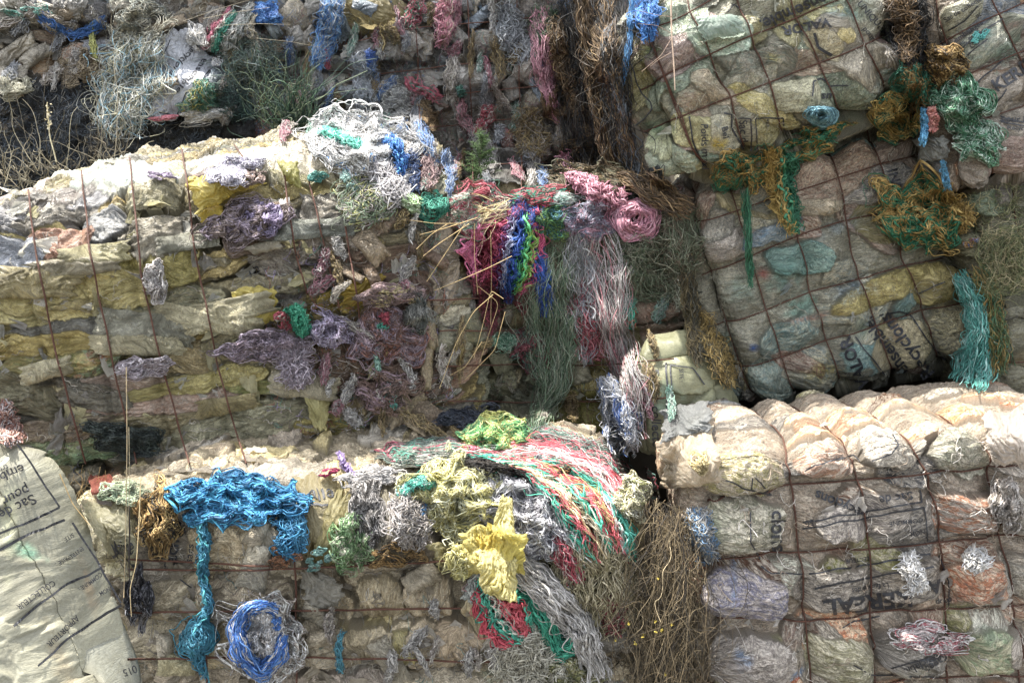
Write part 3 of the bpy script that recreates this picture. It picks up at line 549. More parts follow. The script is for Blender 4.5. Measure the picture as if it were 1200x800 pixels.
# --- upper right bales
gE = [('V', [(772, -40), (858, 205)]), ('V', [(712, 60), (800, 215)]), ('V', [(806, -40), (853, 110), (880, 190)]), ('V', [(868, -30), (907, 98), (930, 160)]), ('V', [(928, -40), (960, 60), (975, 130)], 1), ('V', [(985, -60), (1015, 60), (1035, 120)], 1),
      ('H', [(700, 90), (800, 35), (890, -5), (1000, -60)]), ('H', [(700, 165), (790, 83), (880, 45), (960, 14), (1010, -10)]), ('H', [(790, 140), (905, 92), (1000, 60), (1060, 40)])]
gE = [('V', [(803, -30), (813, 12), (858, 112), (880, 185)]), ('V', [(865, -20), (882, 38), (905, 92), (918, 140)]), ('V', [(925, -20), (936, 15), (965, 72), (985, 120)]), ('V', [(770, 70), (800, 137), (822, 190)]), ('V', [(995, -10), (1020, 55), (1040, 100)]), ('V', [(742, 0), (770, 70)]),
      ('H', [(745, 108), (790, 83), (882, 42), (938, 18), (990, -5)]), ('H', [(790, 140), (858, 113), (905, 94), (985, 64), (1050, 35)]), ('H', [(742, 42), (790, 22), (840, -8)])]
bales['E'] = Bale('waste_bale', 'tilted pale green-grey bale on top of the mottled blue-green one', 'bale', [(712, 5, 3.42), (1015, -135, 3.4), (1092, 115, 3.85), (786, 232, 3.7)], (.35, 1.1, .1), keep=.6, gain=1.22, seed=21, pal=PT, n=90, rs=(.1, .24), asp=(.35, .7), ang=(10, 35), dome=.018, lift=.014, flat=[(850, 160, 50, 22), (930, 20, 40, 16)], r=.24, bulge=(.12, .08), sp=.006 * SP, topsp=.03, mat=M_TIGHT, wires=gE, pil=(.075, .075), lump=.02, mott=.85, wr=.005,
    blobs=[(845, 40, 42, 22, 0, 'b4beb0', '8fa898'), (890, 120, 40, 14, -35, 'b8b088', '9a9050'), (840, 105, 34, 12, -30, 'b0a490'), (1000, 55, 30, 55, 60, '9c9688'), (970, 50, 14, 26, 60, 'b8b094'), (990, 40, 12, 20, 80, 'c4b888'), (850, 160, 34, 22, 5, 'a3a08c'), (775, 165, 20, 26, 70, 'a8ad90'), (810, 155, 20, 30, 80, 'b4b088'), (930, 110, 34, 16, 20, 'a9a890'), (1040, 85, 22, 32, 70, 'a0a094', '6f7a78'), (1020, 20, 34, 20, 70, 'a9a898')],
    spots=[(768, 148, 20, 14, 0, '4f7c5c', .8), (765, 60, 14, 8, 30, '3f7a4c', .7), (843, 168, 12, 10, 0, 'b8a038', .9), (845, 40, 30, 10, 0, '9fc0a8', .4), (905, 68, 12, 5, 0, 'b8b050', .5), (985, 15, 28, 6, -5, '8fb0b0', .6), (1010, 15, 12, 20, 80, '8fb0a0', .6), (1060, 85, 6, 25, 90, '6fa09a', .7), (800, 100, 40, 20, 0, '8aa894', .3)])
gF = [('H', [(815, 325), (950, 272), (1010, 255), (1110, 235)]), ('H', [(830, 385), (960, 342), (1070, 312), (1140, 290)]), ('H', [(845, 435), (975, 402), (1088, 365), (1165, 340)]), ('H', [(805, 262), (900, 235), (975, 210), (1040, 190), (1100, 172)]),
      ('V', [(830, 330), (870, 440), (880, 480)]), ('V', [(860, 220), (886, 302), (920, 415), (940, 475)]), ('V', [(910, 170), (957, 342), (995, 460)]), ('V', [(970, 150), (1012, 325), (1055, 450)]), ('V', [(1018, 140), (1065, 300), (1110, 432)])]
bales['F'] = Bale('waste_bale', 'large tilted mottled blue-green bale in a rusty grid', 'bale', [(782, 212, 3.80), (1098, 118, 3.92), (1190, 432, 3.5), (860, 500, 3.35)], (.25, 1.1, .12), seed=22, gain=1.15, pal=PF, n=85, rs=(.1, .26), asp=(.4, .8), ang=(10, 35), dome=.018, lift=.014, flat=[(1045, 402, 55, 26), (1005, 425, 30, 24)], r=.25, sp=.0062 * SP, topsp=.03, mat=M_TIGHT, wires=gF, pil=(.08, .08), lump=.02, mott=1.0, wr=.006, bulge=(.12, .06),
    blobs=[(1040, 340, 75, 14, 17, 'aaa06c', '85794c'), (1100, 335, 30, 24, 15, 'aca274', '85794c'), (1130, 385, 34, 36, 20, 'a8a184', '6a6a60'), (855, 290, 42, 15, 25, 'a9a39c'), (900, 275, 50, 12, 22, '8f9ba4', '5f7c94'), (985, 200, 60, 30, 15, 'a99c8c', '8a6f60'), (960, 240, 55, 12, 15, 'b3a894'), (1030, 215, 50, 20, 15, 'a8a49c', '5c5c60'), (940, 305, 40, 20, 10, '86a098', '4f6f6c'), (1060, 405, 40, 26, 35, 'a9a084'), (1085, 250, 30, 20, 0, 'b0a88c')],
    spots=[(920, 320, 30, 18, 20, '6f9f94', .7), (896, 322, 10, 8, 0, '9c4a44', .8), (948, 372, 30, 5, 10, 'a8604c', .8), (940, 360, 24, 16, 10, '6fa898', .6), (884, 408, 7, 5, 0, '2f5fa8', .95), (1000, 338, 24, 14, 10, '7f9cb0', .6), (845, 405, 14, 18, 0, '7fa894', .6), (965, 435, 24, 16, 10, 'a8984c', .7), (985, 265, 30, 10, 20, '8fa0a8', .5), (870, 340, 20, 20, 0, '7c9a8c', .5), (1050, 385, 10, 16, 30, 'b07f68', .5), (1010, 385, 10, 14, 0, '7fa898', .5)])
gG = [('V', [(1155, -40), (1185, 30), (1225, 110)]), ('V', [(1100, 20), (1135, 90), (1170, 200)]), ('H', [(1095, 55), (1150, 25), (1230, -10)]), ('H', [(1120, 92), (1190, 65), (1260, 35)]), ('H', [(1110, 160), (1160, 138), (1260, 105)])]
bales['G'] = Bale('waste_bale', 'printed grey bale cut off by the right edge near the top', 'bale', [(1078, -35, 3.4), (1330, -150, 3.5), (1385, 150, 3.7), (1122, 243, 3.5)], (.3, 1.1, .1), seed=23, gain=1.1, pal=PI, n=60, rs=(.1, .24), asp=(.4, .7), ang=(20, 25), dome=.018, lift=.014, flat=[(1140, 45, 60, 30), (1190, 90, 40, 24)], r=.2, sp=.0065 * SP, topsp=.03, mat=M_TIGHT, wires=gG, pil=(.07, .07), lump=.02, mott=.8, wr=.005,
    blobs=[(1140, 195, 28, 24, 0, 'a39a90'), (1185, 190, 30, 30, 0, 'b0a098', '7a5f58'), (1160, 110, 40, 20, 20, 'a89f94'), (1165, 45, 45, 22, 30, 'a8aa9c', '6a7a70'), (1125, 20, 30, 20, 30, 'b0b09c')],
    spots=[(1150, 45, 14, 5, 30, '5faaa4', .7), (1180, 62, 24, 14, 20, '7fa890', .6), (1190, 30, 14, 5, 30, 'b88a80', .6)])
bales['H'] = Bale('waste_bale', 'mossy bale with dry weeds on it at the right edge halfway up', 'bale', [(1128, 222, 3.75), (1380, 150, 3.9), (1400, 380, 3.8), (1165, 390, 3.65)], (.2, 1.0, 0), seed=24, pal=PD, n=70, rs=(.07, .18), asp=(.4, .8), ang=(0, 40), dome=.03, lift=.03, r=.12, sp=.008 * SP, topsp=.04, mat=M_TIGHT, wires=[('H', [(1150, 310), (1230, 290)]), ('V', [(1190, 220), (1205, 380)])], pil=(.05, .05), mott=.9)
bales['H2'] = Bale('waste_bale', 'small grey-green bale corner low at the right edge, under the mossy bale', 'bale', [(1160, 375, 3.7), (1400, 340, 3.8), (1400, 560, 3.6), (1175, 560, 3.5)], (.2, 1.0, 0), seed=25, pal=PD, n=50, rs=(.08, .18), asp=(.4, .8), ang=(0, 30), dome=.03, lift=.03, r=.10, sp=.009 * SP, topsp=.04, mat=M_TIGHT, wires=[('H', [(1180, 425), (1230, 420)])], mott=.8)
# --- centre
gD = [('H', [(500, 352), (600, 348), (720, 345), (800, 330)]), ('H', [(515, 388), (600, 387), (640, 388), (700, 390)]), ('H', [(520, 429), (600, 427), (700, 428), (790, 420)]), ('H', [(525, 469), (600, 471), (710, 470), (790, 465)])]
bales['D'] = Bale('waste_bale', 'olive-grey bale in the middle draped with bright twine', 'bale', [(498, 235, 4.12), (800, 225, 4.15), (818, 560, 3.75), (508, 560, 3.75)], (0, .95, -.03), seed=31, draped=True, pal=PD, n=230, rs=(.06, .17), asp=(.3, .7), ang=(80, 25), dome=.04, lift=.05, r=.12, sp=.007 * SP, topsp=.02, wires=gD, pil=(.05, .045), bulge=(.04, .06),
    blobs=[(690, 400, 26, 60, 0, '9c9468', '75693c'), (660, 490, 22, 42, 0, '94905c', '6c6838'), (700, 490, 20, 45, 10, '8f8b55', '6c6838'), (570, 450, 34, 26, 0, '86856a'), (545, 500, 30, 22, 0, '7f7c68'), (745, 350, 50, 26, 10, '9f8f80', '7c6050'), (770, 395, 40, 20, 5, 'a59888', '8f6f60'), (730, 400, 26, 24, 0, '9c9470'), (535, 350, 26, 32, 70, '8a8474'), (570, 400, 36, 18, 0, '8f8a78'), (540, 290, 32, 26, 0, '948a78'), (615, 500, 26, 26, 0, '8a8460')],
    spots=[(745, 345, 20, 12, 0, '8fc0a8', .7), (770, 370, 30, 8, 0, 'a88070', .6), (560, 470, 30, 20, 0, '5f7458', .6), (650, 440, 14, 30, 0, '5f8c70', .5)])
# --- left bale
gA = [('V', [(33, 222), (38, 270), (62, 400), (100, 560)]), ('V', [(96, 200), (106, 300), (138, 450), (160, 560)]), ('V', [(152, 185), (165, 320), (190, 430), (222, 560)]), ('V', [(214, 175), (228, 290), (255, 430), (288, 560)]), ('V', [(333, 205), (345, 290), (360, 345)], 1), ('V', [(362, 210), (378, 280), (398, 360)], 1), ('V', [(395, 215), (410, 300), (430, 420)], 1), ('V', [(275, 170), (300, 205)], 1)]
bA = [(14, 218, 40, 15, -15, 'd6cfc4', 'b8988c'), (20, 252, 42, 15, -12, '8f8b86'), (10, 275, 50, 18, -5, '86868a'), (10, 310, 55, 24, 0, 'a8adb8', '7f8690'), (75, 245, 45, 13, 12, '8a8680', '6a5f5c'), (75, 270, 46, 16, 12, '908c84'), (80, 290, 42, 13, 5, '9a7c6a', '8a5f4c'), (110, 238, 26, 14, 25, 'a5a5a8', '77777c'), (130, 275, 26, 22, 0, 'a0a2a4', '6d6e70'), (185, 285, 35, 20, 10, '8f8a7c'), (185, 200, 30, 8, 0, 'b5ab74', '8a8048'), (185, 216, 30, 8, 0, 'b0a66e'), (185, 238, 32, 12, 0, '9f9a80', '75705a'), (185, 258, 34, 10, 2, '949078'), (130, 213, 28, 9, 25, 'a09c68', '74703c'), (245, 185, 40, 9, 10, 'a8a48a'), (255, 205, 40, 12, 8, '918a80', '6a5a50'),
      (60, 345, 75, 26, -3, 'b5ab7c', 'a09560'), (140, 335, 60, 26, 8, 'b4aa7a', '9a905c'), (90, 362, 70, 14, 0, 'a69c72'), (30, 365, 50, 12, 0, 'aea678'), (195, 315, 50, 24, 15, '9c9460', '756f40'), (215, 350, 60, 16, 8, '8f8a70', '6a7060'), (95, 385, 70, 15, -3, '6f6f68', '4f4f4c'), (50, 400, 70, 16, 4, 'aea06a', '8a7c48'), (190, 385, 60, 22, 8, 'b0a070', '90804c'), (250, 372, 60, 10, 3, 'a0946c'), (75, 425, 60, 16, 5, '9a9064', '6f7c50'), (125, 415, 40, 16, 22, '8aa080', 'a0604c'), (225, 410, 45, 22, 3, 'a49878', '7c7050'), (300, 400, 60, 18, 4, '918b70'), (30, 455, 60, 24, -18, '85816c', '66664f'), (110, 455, 60, 16, -15, '6f6c60', '4a4840'), (150, 445, 50, 14, 5, '9c8f84', '7c6a60'), (240, 440, 80, 12, 5, 'a8a070', '857c48'), (200, 465, 90, 13, 6, 'a8988c', '8a6f60'), (300, 450, 60, 11, 12, 'a5a272', '7c8c58'),
      (190, 490, 75, 16, 8, '9c9478', '7c7458'), (100, 495, 60, 14, 0, '8c8270', '6a5c50'), (290, 495, 90, 24, 14, '9c9a84', '6c6c58'), (90, 520, 60, 20, 10, '8a9070', '5f7c5c'), (230, 520, 60, 15, 12, '9c9674'), (60, 545, 55, 18, -8, '807c60'), (330, 525, 80, 14, 10, '8f8a68', '5f8c70'), (200, 548, 70, 15, 4, '7f7a60'), (300, 550, 60, 14, 8, 'a09868'), (390, 500, 40, 24, 0, '948c58'), (420, 540, 40, 20, 10, '8a8264'), (480, 510, 34, 30, 20, '7f7764'), (440, 470, 36, 20, 0, '84785c'),
      (330, 300, 34, 18, 5, '8c867c', '5f5a54'), (330, 330, 50, 12, 5, '99937c'), (380, 255, 26, 22, 5, '89857c', '6a645c'), (395, 290, 36, 16, 0, '867c70'), (420, 320, 40, 14, 5, '857a68'), (415, 345, 40, 14, 15, 'a8964c', '86743c'), (440, 255, 30, 20, 0, '8c8070', '6a5040'), (450, 300, 40, 14, 10, '80705f', '5c4238'), (360, 205, 24, 18, -20, '9c9878'), (335, 200, 20, 22, -20, 'a8a48c'), (310, 270, 40, 24, 0, '75675c', '5a463c'), (400, 215, 26, 18, -20, '908a70'), (470, 350, 34, 40, 80, '75655a', '5a3c34'), (400, 420, 50, 30, 0, '70604f', '56423a'), (480, 420, 40, 40, 0, '6a5c50', '50403a'), (500, 300, 22, 60, 0, '8a7f70')]
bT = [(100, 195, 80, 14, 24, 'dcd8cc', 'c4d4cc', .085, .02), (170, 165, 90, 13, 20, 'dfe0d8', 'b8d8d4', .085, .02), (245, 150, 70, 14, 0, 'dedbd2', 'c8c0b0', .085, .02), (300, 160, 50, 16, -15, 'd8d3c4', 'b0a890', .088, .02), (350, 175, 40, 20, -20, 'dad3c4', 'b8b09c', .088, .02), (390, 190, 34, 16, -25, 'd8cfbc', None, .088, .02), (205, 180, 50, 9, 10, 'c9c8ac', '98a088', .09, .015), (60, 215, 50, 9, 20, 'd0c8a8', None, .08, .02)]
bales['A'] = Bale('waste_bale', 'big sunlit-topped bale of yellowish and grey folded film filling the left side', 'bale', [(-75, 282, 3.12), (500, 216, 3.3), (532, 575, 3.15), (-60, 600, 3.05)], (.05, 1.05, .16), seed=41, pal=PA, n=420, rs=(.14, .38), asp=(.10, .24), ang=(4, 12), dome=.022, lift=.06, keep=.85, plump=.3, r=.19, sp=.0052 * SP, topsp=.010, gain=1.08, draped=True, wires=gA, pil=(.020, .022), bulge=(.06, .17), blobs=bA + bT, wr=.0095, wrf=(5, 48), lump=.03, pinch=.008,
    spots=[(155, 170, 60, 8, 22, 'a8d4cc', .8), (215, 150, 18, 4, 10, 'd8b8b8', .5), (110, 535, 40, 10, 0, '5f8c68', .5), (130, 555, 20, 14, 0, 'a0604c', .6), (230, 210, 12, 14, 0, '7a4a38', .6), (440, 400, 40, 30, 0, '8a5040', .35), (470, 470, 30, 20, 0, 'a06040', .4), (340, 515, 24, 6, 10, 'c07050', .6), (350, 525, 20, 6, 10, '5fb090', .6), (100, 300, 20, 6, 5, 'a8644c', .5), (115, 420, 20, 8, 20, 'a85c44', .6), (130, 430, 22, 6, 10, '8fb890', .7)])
# --- lower row
bales['M'] = Bale('waste_bale', 'dim dirty bale in the bottom left corner behind the long printed sack', 'bale', [(-120, 575, 3.25), (215, 575, 3.3), (215, 940, 3.1), (-120, 940, 3.1)], (0, 1.0, 0), seed=42, pal=PM, n=130, rs=(.06, .18), asp=(.25, .5), ang=(5, 25), dome=.035, lift=.05, r=.08, sp=.008 * SP, topsp=.03,
    blobs=[(95, 570, 30, 12, 0, '8a8474'), (130, 590, 34, 20, 40, '7c766c', '5c544c'), (170, 575, 20, 18, 0, '8c8270')], spots=[(125, 570, 16, 14, 0, '9c5a4c', .8)])
gJ = [('H', [(150, 655), (250, 660), (330, 664)]), ('H', [(150, 667), (300, 668), (470, 660), (560, 655)]), ('H', [(150, 717), (300, 716), (500, 713), (540, 712)]), ('H', [(150, 772), (340, 770), (500, 773), (640, 778)]), ('V', [(238, 590), (242, 800)], 1), ('V', [(345, 600), (348, 800)], 1)]
bJ = [(190, 645, 44, 29, 0, '8c867c', '6a655c'), (205, 690, 47, 29, 0, '9a9280', '756c58'), (285, 640, 65, 34, 5, 'b3a890', '8a7a60'), (290, 690, 62, 29, 5, 'a89f8c', '84786a'), (205, 740, 52, 23, 0, 'a09884'), (265, 745, 34, 34, 0, 'b0a68c', '8a7c5c'), (330, 640, 34, 29, 0, 'a89f8c'), (380, 745, 52, 29, 0, 'a39a88'), (385, 795, 52, 23, 0, 'a0968c'), (450, 690, 26, 29, 90, 'a09680', '7c6f55'), (480, 640, 39, 22, 10, '8c8478'), (505, 690, 29, 29, 90, 'aaa08c', '84745c'), (440, 740, 21, 34, 80, '9c927c'), (470, 745, 18, 39, 90, 'a8a07c', '8a8250'), (510, 745, 31, 31, 0, 'b0a48f'), (540, 740, 23, 34, 80, 'a69884'), (425, 795, 34, 23, 0, '958c84'), (520, 795, 65, 23, 0, 'a8a090'), (590, 770, 44, 39, 0, '9f9480', '7c8a7c'), (345, 560, 78, 16, 0, '8c867c'), (440, 620, 39, 52, 80, '9a9284'), (380, 600, 44, 52, 70, 'aaa080', '8c8058'), (130, 600, 52, 31, -20, 'a9a48c', '8a8468'), (155, 640, 31, 34, 0, 'b0ab90'), (600, 700, 52, 52, 60, '9a8f74'), (680, 640, 52, 78, 60, '948b68'), (240, 785, 52, 23, 0, '9a9080')]
bales['J'] = Bale('waste_bale', 'lower middle bale of crumpled beige film under the bright twine and yellow film', 'bale', [(98, 592, 2.86), (735, 600, 2.85), (748, 960, 2.62), (128, 960, 2.62)], (0, .95, -.02), seed=43, draped=True, gain=1.55, pal=PJ, n=330, rs=(.05, .14), asp=(.35, .8), ang=(0, 40), dome=.03, lift=.035, flat=[(215, 640, 32, 20)], r=.12, sp=.0058 * SP, topsp=.012, wires=gJ, pil=(.025, .028), bulge=(.05, .10), blobs=bJ, wr=.009, keep=.7, plump=.4)
gI = [('H', [(822, 590), (905, 578), (930, 575), (1015, 567), (1090, 558), (1165, 550), (1290, 540)]), ('H', [(820, 655), (905, 655), (940, 654), (1025, 648), (1100, 640), (1190, 633), (1290, 630)]), ('H', [(835, 730), (860, 732), (945, 731), (1030, 725), (1120, 716), (1200, 715), (1290, 712)]), ('H', [(850, 815), (950, 812), (1040, 806), (1150, 800), (1290, 795)]),
      ('V', [(915, 500), (922, 540), (936, 580), (945, 700), (962, 900)]), ('V', [(978, 500), (1003, 545), (1015, 580), (1026, 680), (1036, 900)]), ('V', [(1040, 490), (1075, 530), (1095, 565), (1112, 680), (1122, 900)]), ('V', [(1120, 490), (1160, 530), (1168, 570), (1180, 640), (1200, 750), (1210, 900)])]
bI = [(870, 555, 52, 30, 0, 'b5ab9a', '8f8a5c', .03, .05), (965, 540, 40, 26, 5, 'b9aca0', '94705c', .03, .045), (1045, 530, 42, 28, 5, 'b8b2a8', '7f7a74', .03, .045), (1125, 530, 40, 28, 5, 'aca89c', '77796a', .03, .045), (1185, 530, 30, 30, 0, 'c0b8b0', None, .03, .04),
      (870, 615, 50, 32, 0, 'aeaa9c', '6f705f', .03, .045), (1010, 605, 60, 24, 8, 'b2aba3', '6c6664', .03, .03), (1130, 600, 40, 26, 5, 'a09a94', '8f5f42', .03, .045), (870, 695, 50, 30, 0, 'b0a9a8', '6f6f86', .03, .045), (985, 690, 60, 28, 5, 'a8a198', '5f5a55', .03, .03), (1070, 680, 40, 26, 8, '9c958c', '5a5550', .03, .03), (1145, 675, 34, 26, 5, 'b5a290', 'a0603f', .03, .045), (880, 770, 50, 30, 0, 'a8a29c', '77706c', .03, .045), (985, 770, 42, 30, 0, 'aaa694', '7c7a60', .03, .045), (1070, 760, 42, 32, 5, '9c9894', '66645f', .03, .04), (1150, 760, 36, 30, 0, 'aaa890', '7a8c70', .03, .045), (1190, 600, 24, 30, 80, 'b8b4ac'), (1195, 680, 20, 34, 80, 'b0aca4'), (1190, 760, 20, 30, 80, 'b0a8a0')]
bTI = [(850, 495, 60, 16, 20, 'c9c0b4', 'b09880', .038, .024), (955, 490, 45, 14, 8, 'ccbca8', 'b08a64', .038, .024), (1030, 478, 50, 13, 5, 'ccbfae', 'b49474', .038, .024), (1040, 500, 50, 14, -5, 'cdbba6', 'b08a68', .038, .024), (1110, 480, 50, 14, -12, 'cdb8a0', 'a87c54', .038, .024), (1165, 470, 40, 12, 0, 'c4b09a', 'a07850', .05, .03), (960, 510, 40, 10, 5, 'ccb8a0', 'aa8058', .038, .024), (800, 530, 40, 20, 50, 'c2b09c', 'a08468', .05, .03)]
bales['I'] = Bale('waste_bale', 'sharply gridded bale at the lower right with a sunlit cream top and upside down print', 'bale', [(812, 545, 2.72), (1330, 500, 2.85), (1350, 950, 2.55), (842, 985, 2.5)], (.10, 1.0, -.13), seed=44, gain=1.3, pal=PI, n=70, rs=(.08, .2), asp=(.4, .8), ang=(5, 30), dome=.03, lift=.02, r=.11, sp=.0050 * SP, topsp=.010, mat=M_TIGHT, wires=gI, flat=[(1010, 605, 95, 24), (1030, 688, 100, 28), (910, 620, 20, 26)], pil=(.06, .055), bulge=(.05, .06), blobs=bI + bTI, wr=.006, mott=1.1, lump=.015, pinch=.014,
    spots=[(840, 615, 12, 24, 0, '6f8a5c', .5), (860, 680, 5, 30, 0, '5f86b0', .7), (870, 770, 12, 14, 40, '5f90c0', .6), (935, 790, 14, 4, 50, '5f90c0', .6), (1130, 690, 20, 12, 50, 'b0603c', .5), (985, 645, 20, 8, 5, 'b06a44', .4), (1075, 790, 30, 10, 0, '7c7a50', .4), (1165, 745, 14, 24, 70, '7fa088', .5), (1075, 745, 24, 6, 0, 'b05050', .6)])
# --- stuffed sacks
bales['K'] = Bale('filled_sack', 'stuffed pale green printed sack wedged right of the middle bale', 'sack', [(738, 422, 3.5), (832, 408, 3.55), (858, 525, 3.4), (750, 550, 3.35)], (.1, .4, .0), seed=51, pal=[('86886f', '70735c', 1)], n=10, rs=(.2, .3), asp=(.8, 1), ang=(0, 20), dome=.01, lift=.01, r=.15, sp=.006, topsp=.02, mat=M_SACK, mott=.4, lump=.02, wr=.002, fan=False, wrf=(4, 14), bulge=(.04, .05), part='sack_body', spots=[(780, 470, 20, 20, 0, '8fb09c', .4)])
bales['L'] = Bale('filled_sack', 'long pale grey printed sack leaning in the bottom left corner', 'sack', [(-190, 590, 2.1), (-14, 536, 2.25), (126, 885, 2.2), (80, 900, 2.1)], (.05, .22, .02), lean=.22, seed=52, gain=.84, pal=[('a3a394', '8f8d7a', 1)], n=12, rs=(.2, .4), asp=(.5, 1), ang=(0, 20), dome=.008, lift=.006, r=.11, sp=.0045, topsp=.01, mat=M_SACK, mott=.5, lump=.014, wr=.0032, fan=False, wrf=(3, 12), bulge=(.05, .03), part='sack_body',
    spots=[(30, 645, 22, 9, -20, '8fc0a0', .7), (105, 690, 5, 40, 15, '9a8468', .6), (75, 780, 12, 60, 20, 'a08c6c', .35), (10, 610, 12, 60, 0, 'c4c4a0', .5)])
refresh()

# ------------------------------------------------------------------ ragged edges and fibres that belong to the bales
def bale_flaps(b, n, size, cols, seed, vmax=None):
    rs = np.random.RandomState(seed); W, H = b.W, b.H; u = rs.uniform(-W / 2, W / 2, n); v = rs.uniform(0.02, vmax or H + .25, n); P, N = b.pos(u, v)
    th = rs.uniform(0, 6.28, n); A = np.cos(th)[:, None] * b.Ex + np.sin(th)[:, None] * b.Ez; A = A - N * (A * N).sum(1, keepdims=True); A /= np.linalg.norm(A, axis=1, keepdims=True); Bv = np.cross(N, A)
    a, c = 9, 8; S, T = np.meshgrid(np.linspace(0, 1, a), np.linspace(-.5, .5, c), indexing='ij'); L_ = rs.uniform(size * .4, size * 1.4, n); Wd = L_ * rs.uniform(.4, 1.1, n); cu = rs.uniform(-.1, .4, n)
    S_ = S[None] * L_[:, None, None] * (1 + .25 * np.sin(T[None] * 7 + rs.uniform(0, 6.28, (n, 1, 1))) + .12 * rs.normal(0, 1, (n, 1, c)) - 1.2 * T[None] ** 2); T_ = T[None] * Wd[:, None, None] * (1 - .45 * S[None] * rs.uniform(-.6, 1.2, (n, 1, 1)))
    ph = rs.uniform(0, 6.28, (n, 1, 1)); z = .001 + cu[:, None, None] * S[None] ** 1.6 * L_[:, None, None] * .7 + .16 * L_[:, None, None] * S[None] * np.sin(T[None] * rs.uniform(5, 16, (n, 1, 1)) + ph + S[None] * 4) + rs.normal(0, .012, (n, a, c)) * L_[:, None, None] * S[None]
    V = (P[:, None, None] + A[:, None, None] * S_[..., None] + Bv[:, None, None] * T_[..., None] + N[:, None, None] * (z[..., None])).reshape(-1, 3)
    g = grid_quads(a, c); Q = (g[None] + (np.arange(n) * a * c)[:, None, None]).reshape(-1, 4); C = np.repeat(cols_of(cols, n, rs), a * c, 0)
    fo = np.stack([S_.ravel(), T_.ravel(), np.repeat(np.arange(n) * .7, a * c)], 1)
    o = mesh_np('torn_film', V, Q, M_SHEET, b.e.location, {'col': ('c', C), 'col2': ('c', np.c_[C * .7, np.full(len(C), .4)]), 'fold': ('v', fo)}, parent=b.e); o['kind'] = 'stuff'; splat(V)
def bale_fibres(b, n, ln, cols, seed, r=.0013, urange=None, vrange=None, ang=90, sd=50, curl=.02, off=.012, k=16):
    rs = np.random.RandomState(seed); W, H = b.W, b.H; ur = urange or (-W / 2, W / 2); vr = vrange or (0.02, H)
    u0 = rs.uniform(*ur, n)[:, None]; v0 = rs.uniform(*vr, n)[:, None]; a = np.radians(rs.normal(ang, sd, n))[:, None]; L_ = rs.uniform(.3, 1.2, (n, 1)) * ln; s = np.linspace(-.5, .5, k)[None]
    w1 = wob(n, k, curl, 1.2, rs, s + .5); w2 = wob(n, k, curl, 1.2, rs, s + .5); u = u0 + np.cos(a) * s * L_ + w1; v = v0 + np.sin(a) * s * L_ + w2
    P, N = b.pos(u.ravel(), v.ravel()); P = smooth_k(P.reshape(n, k, 3).transpose(0, 2, 1), 2).transpose(0, 2, 1); N = N.reshape(n, k, 3); P = P + N * (.003 + np.abs(wob(n, k, off, 1, rs, s + .5)))[..., None]
    put_strands('loose_fibres', P, r * rs.uniform(.6, 1.4, n)[:, None] * np.ones(k), cols_of(cols, n, rs), None, None, parent=b.e, seed=seed, kind='stuff').__setitem__('kind', 'stuff')
GREY = ['8f8e88', 'a5a29a', '77777a', ('c4c0b8', .6)]
bl = bales
bale_flaps(bl['A'], 230, .07, [('b0a878', 3), ('a5a294', 4), ('8f8a80', 3), ('c9c4b4', 1)], 1)
bale_flaps(bl['J'], 330, .06, [('b0a694', 4), ('a0947c', 4), ('c0b8a8', 2), ('8f877a', 2)], 2)
bale_flaps(bl['C2'], 420, .06, [('9c9890', 4), ('86847f', 3), ('b0aaa0', 2), ('7f6a60', 1), ('6f86a0', .6), ('a06a70', .5)], 3, 1.2)
bale_flaps(bl['C1'], 200, .06, [('9c9890', 4), ('86847f', 3), ('b0aaa0', 2)], 4, 1.2)
bale_flaps(bl['B'], 200, .07, [('a8a498', 4), ('8f8d88', 3), ('b8b0a0', 2), ('9a8068', 1)], 5, .9)
bale_flaps(bl['D'], 200, .06, [('8f8c70', 4), ('7c7c68', 3), ('a09a84', 2)], 6)
bale_flaps(bl['M'], 140, .07, [('7c7664', 4), ('6a685c', 3), ('908870', 2)], 7)
bale_flaps(bl['F'], 26, .05, [('a8a69a', 4), ('8f9a94', 3)], 8); bale_flaps(bl['E'], 26, .05, [('b0b09c', 4)], 9); bale_flaps(bl['I'], 60, .05, [('c0b8ac', 4), ('a89c90', 3)], 10); bale_flaps(bl['G'], 16, .05, [('b0b09c', 4)], 19)
CM = ['8f8d88', 'b0aca4', '6c6a68', ('a0606a', .35), ('5f7fa8', .35), ('8a7040', .4), ('5f9080', .3)]
bale_fibres(bl['C2'], 2600, .12, CM, 11, curl=.02, k=14); bale_fibres(bl['C1'], 1100, .12, ['8f8d88', 'b0aca4', '6c6a68', ('5f7fa8', .8), ('a0606a', .3)], 12, k=14)
bale_fibres(bl['B'], 1300, .10, ['a8a498', 'c0baaa', '77756f', ('8a9aa0', .5)], 13, k=14); bale_fibres(bl['N'], 2200, .12, ['2c3238', '3c444c', ('5c6670', .6), ('8c8a80', .3)], 14, r=.0018, curl=.03, off=.02)
bale_fibres(bl['D'], 700, .14, ['8f8c78', 'a8a48c', ('5f7c5c', .8), ('7c4a4a', .5), ('6c6450', 1)], 15); bale_fibres(bl['M'], 700, .10, ['6c6654', '8a8470', '504a3c', ('7c5048', .5)], 16)
bale_fibres(bl['A'], 900, .08, ['8c8478', 'a89f94', '6a5a50', ('a090b0', .6), ('a06048', .5), ('5f8c78', .3)], 17, urange=(.35, bl['A'].W / 2), vrange=(.05, 1.15), curl=.015, sd=80)
bale_fibres(bl['A'], 260, .08, ['8c8478', 'b0a898'], 18, curl=.01, sd=30, ang=0); bale_fibres(bl['J'], 900, .09, ['a09682', 'b8b0a0', '7c7466', ('6a9088', .25)], 19)
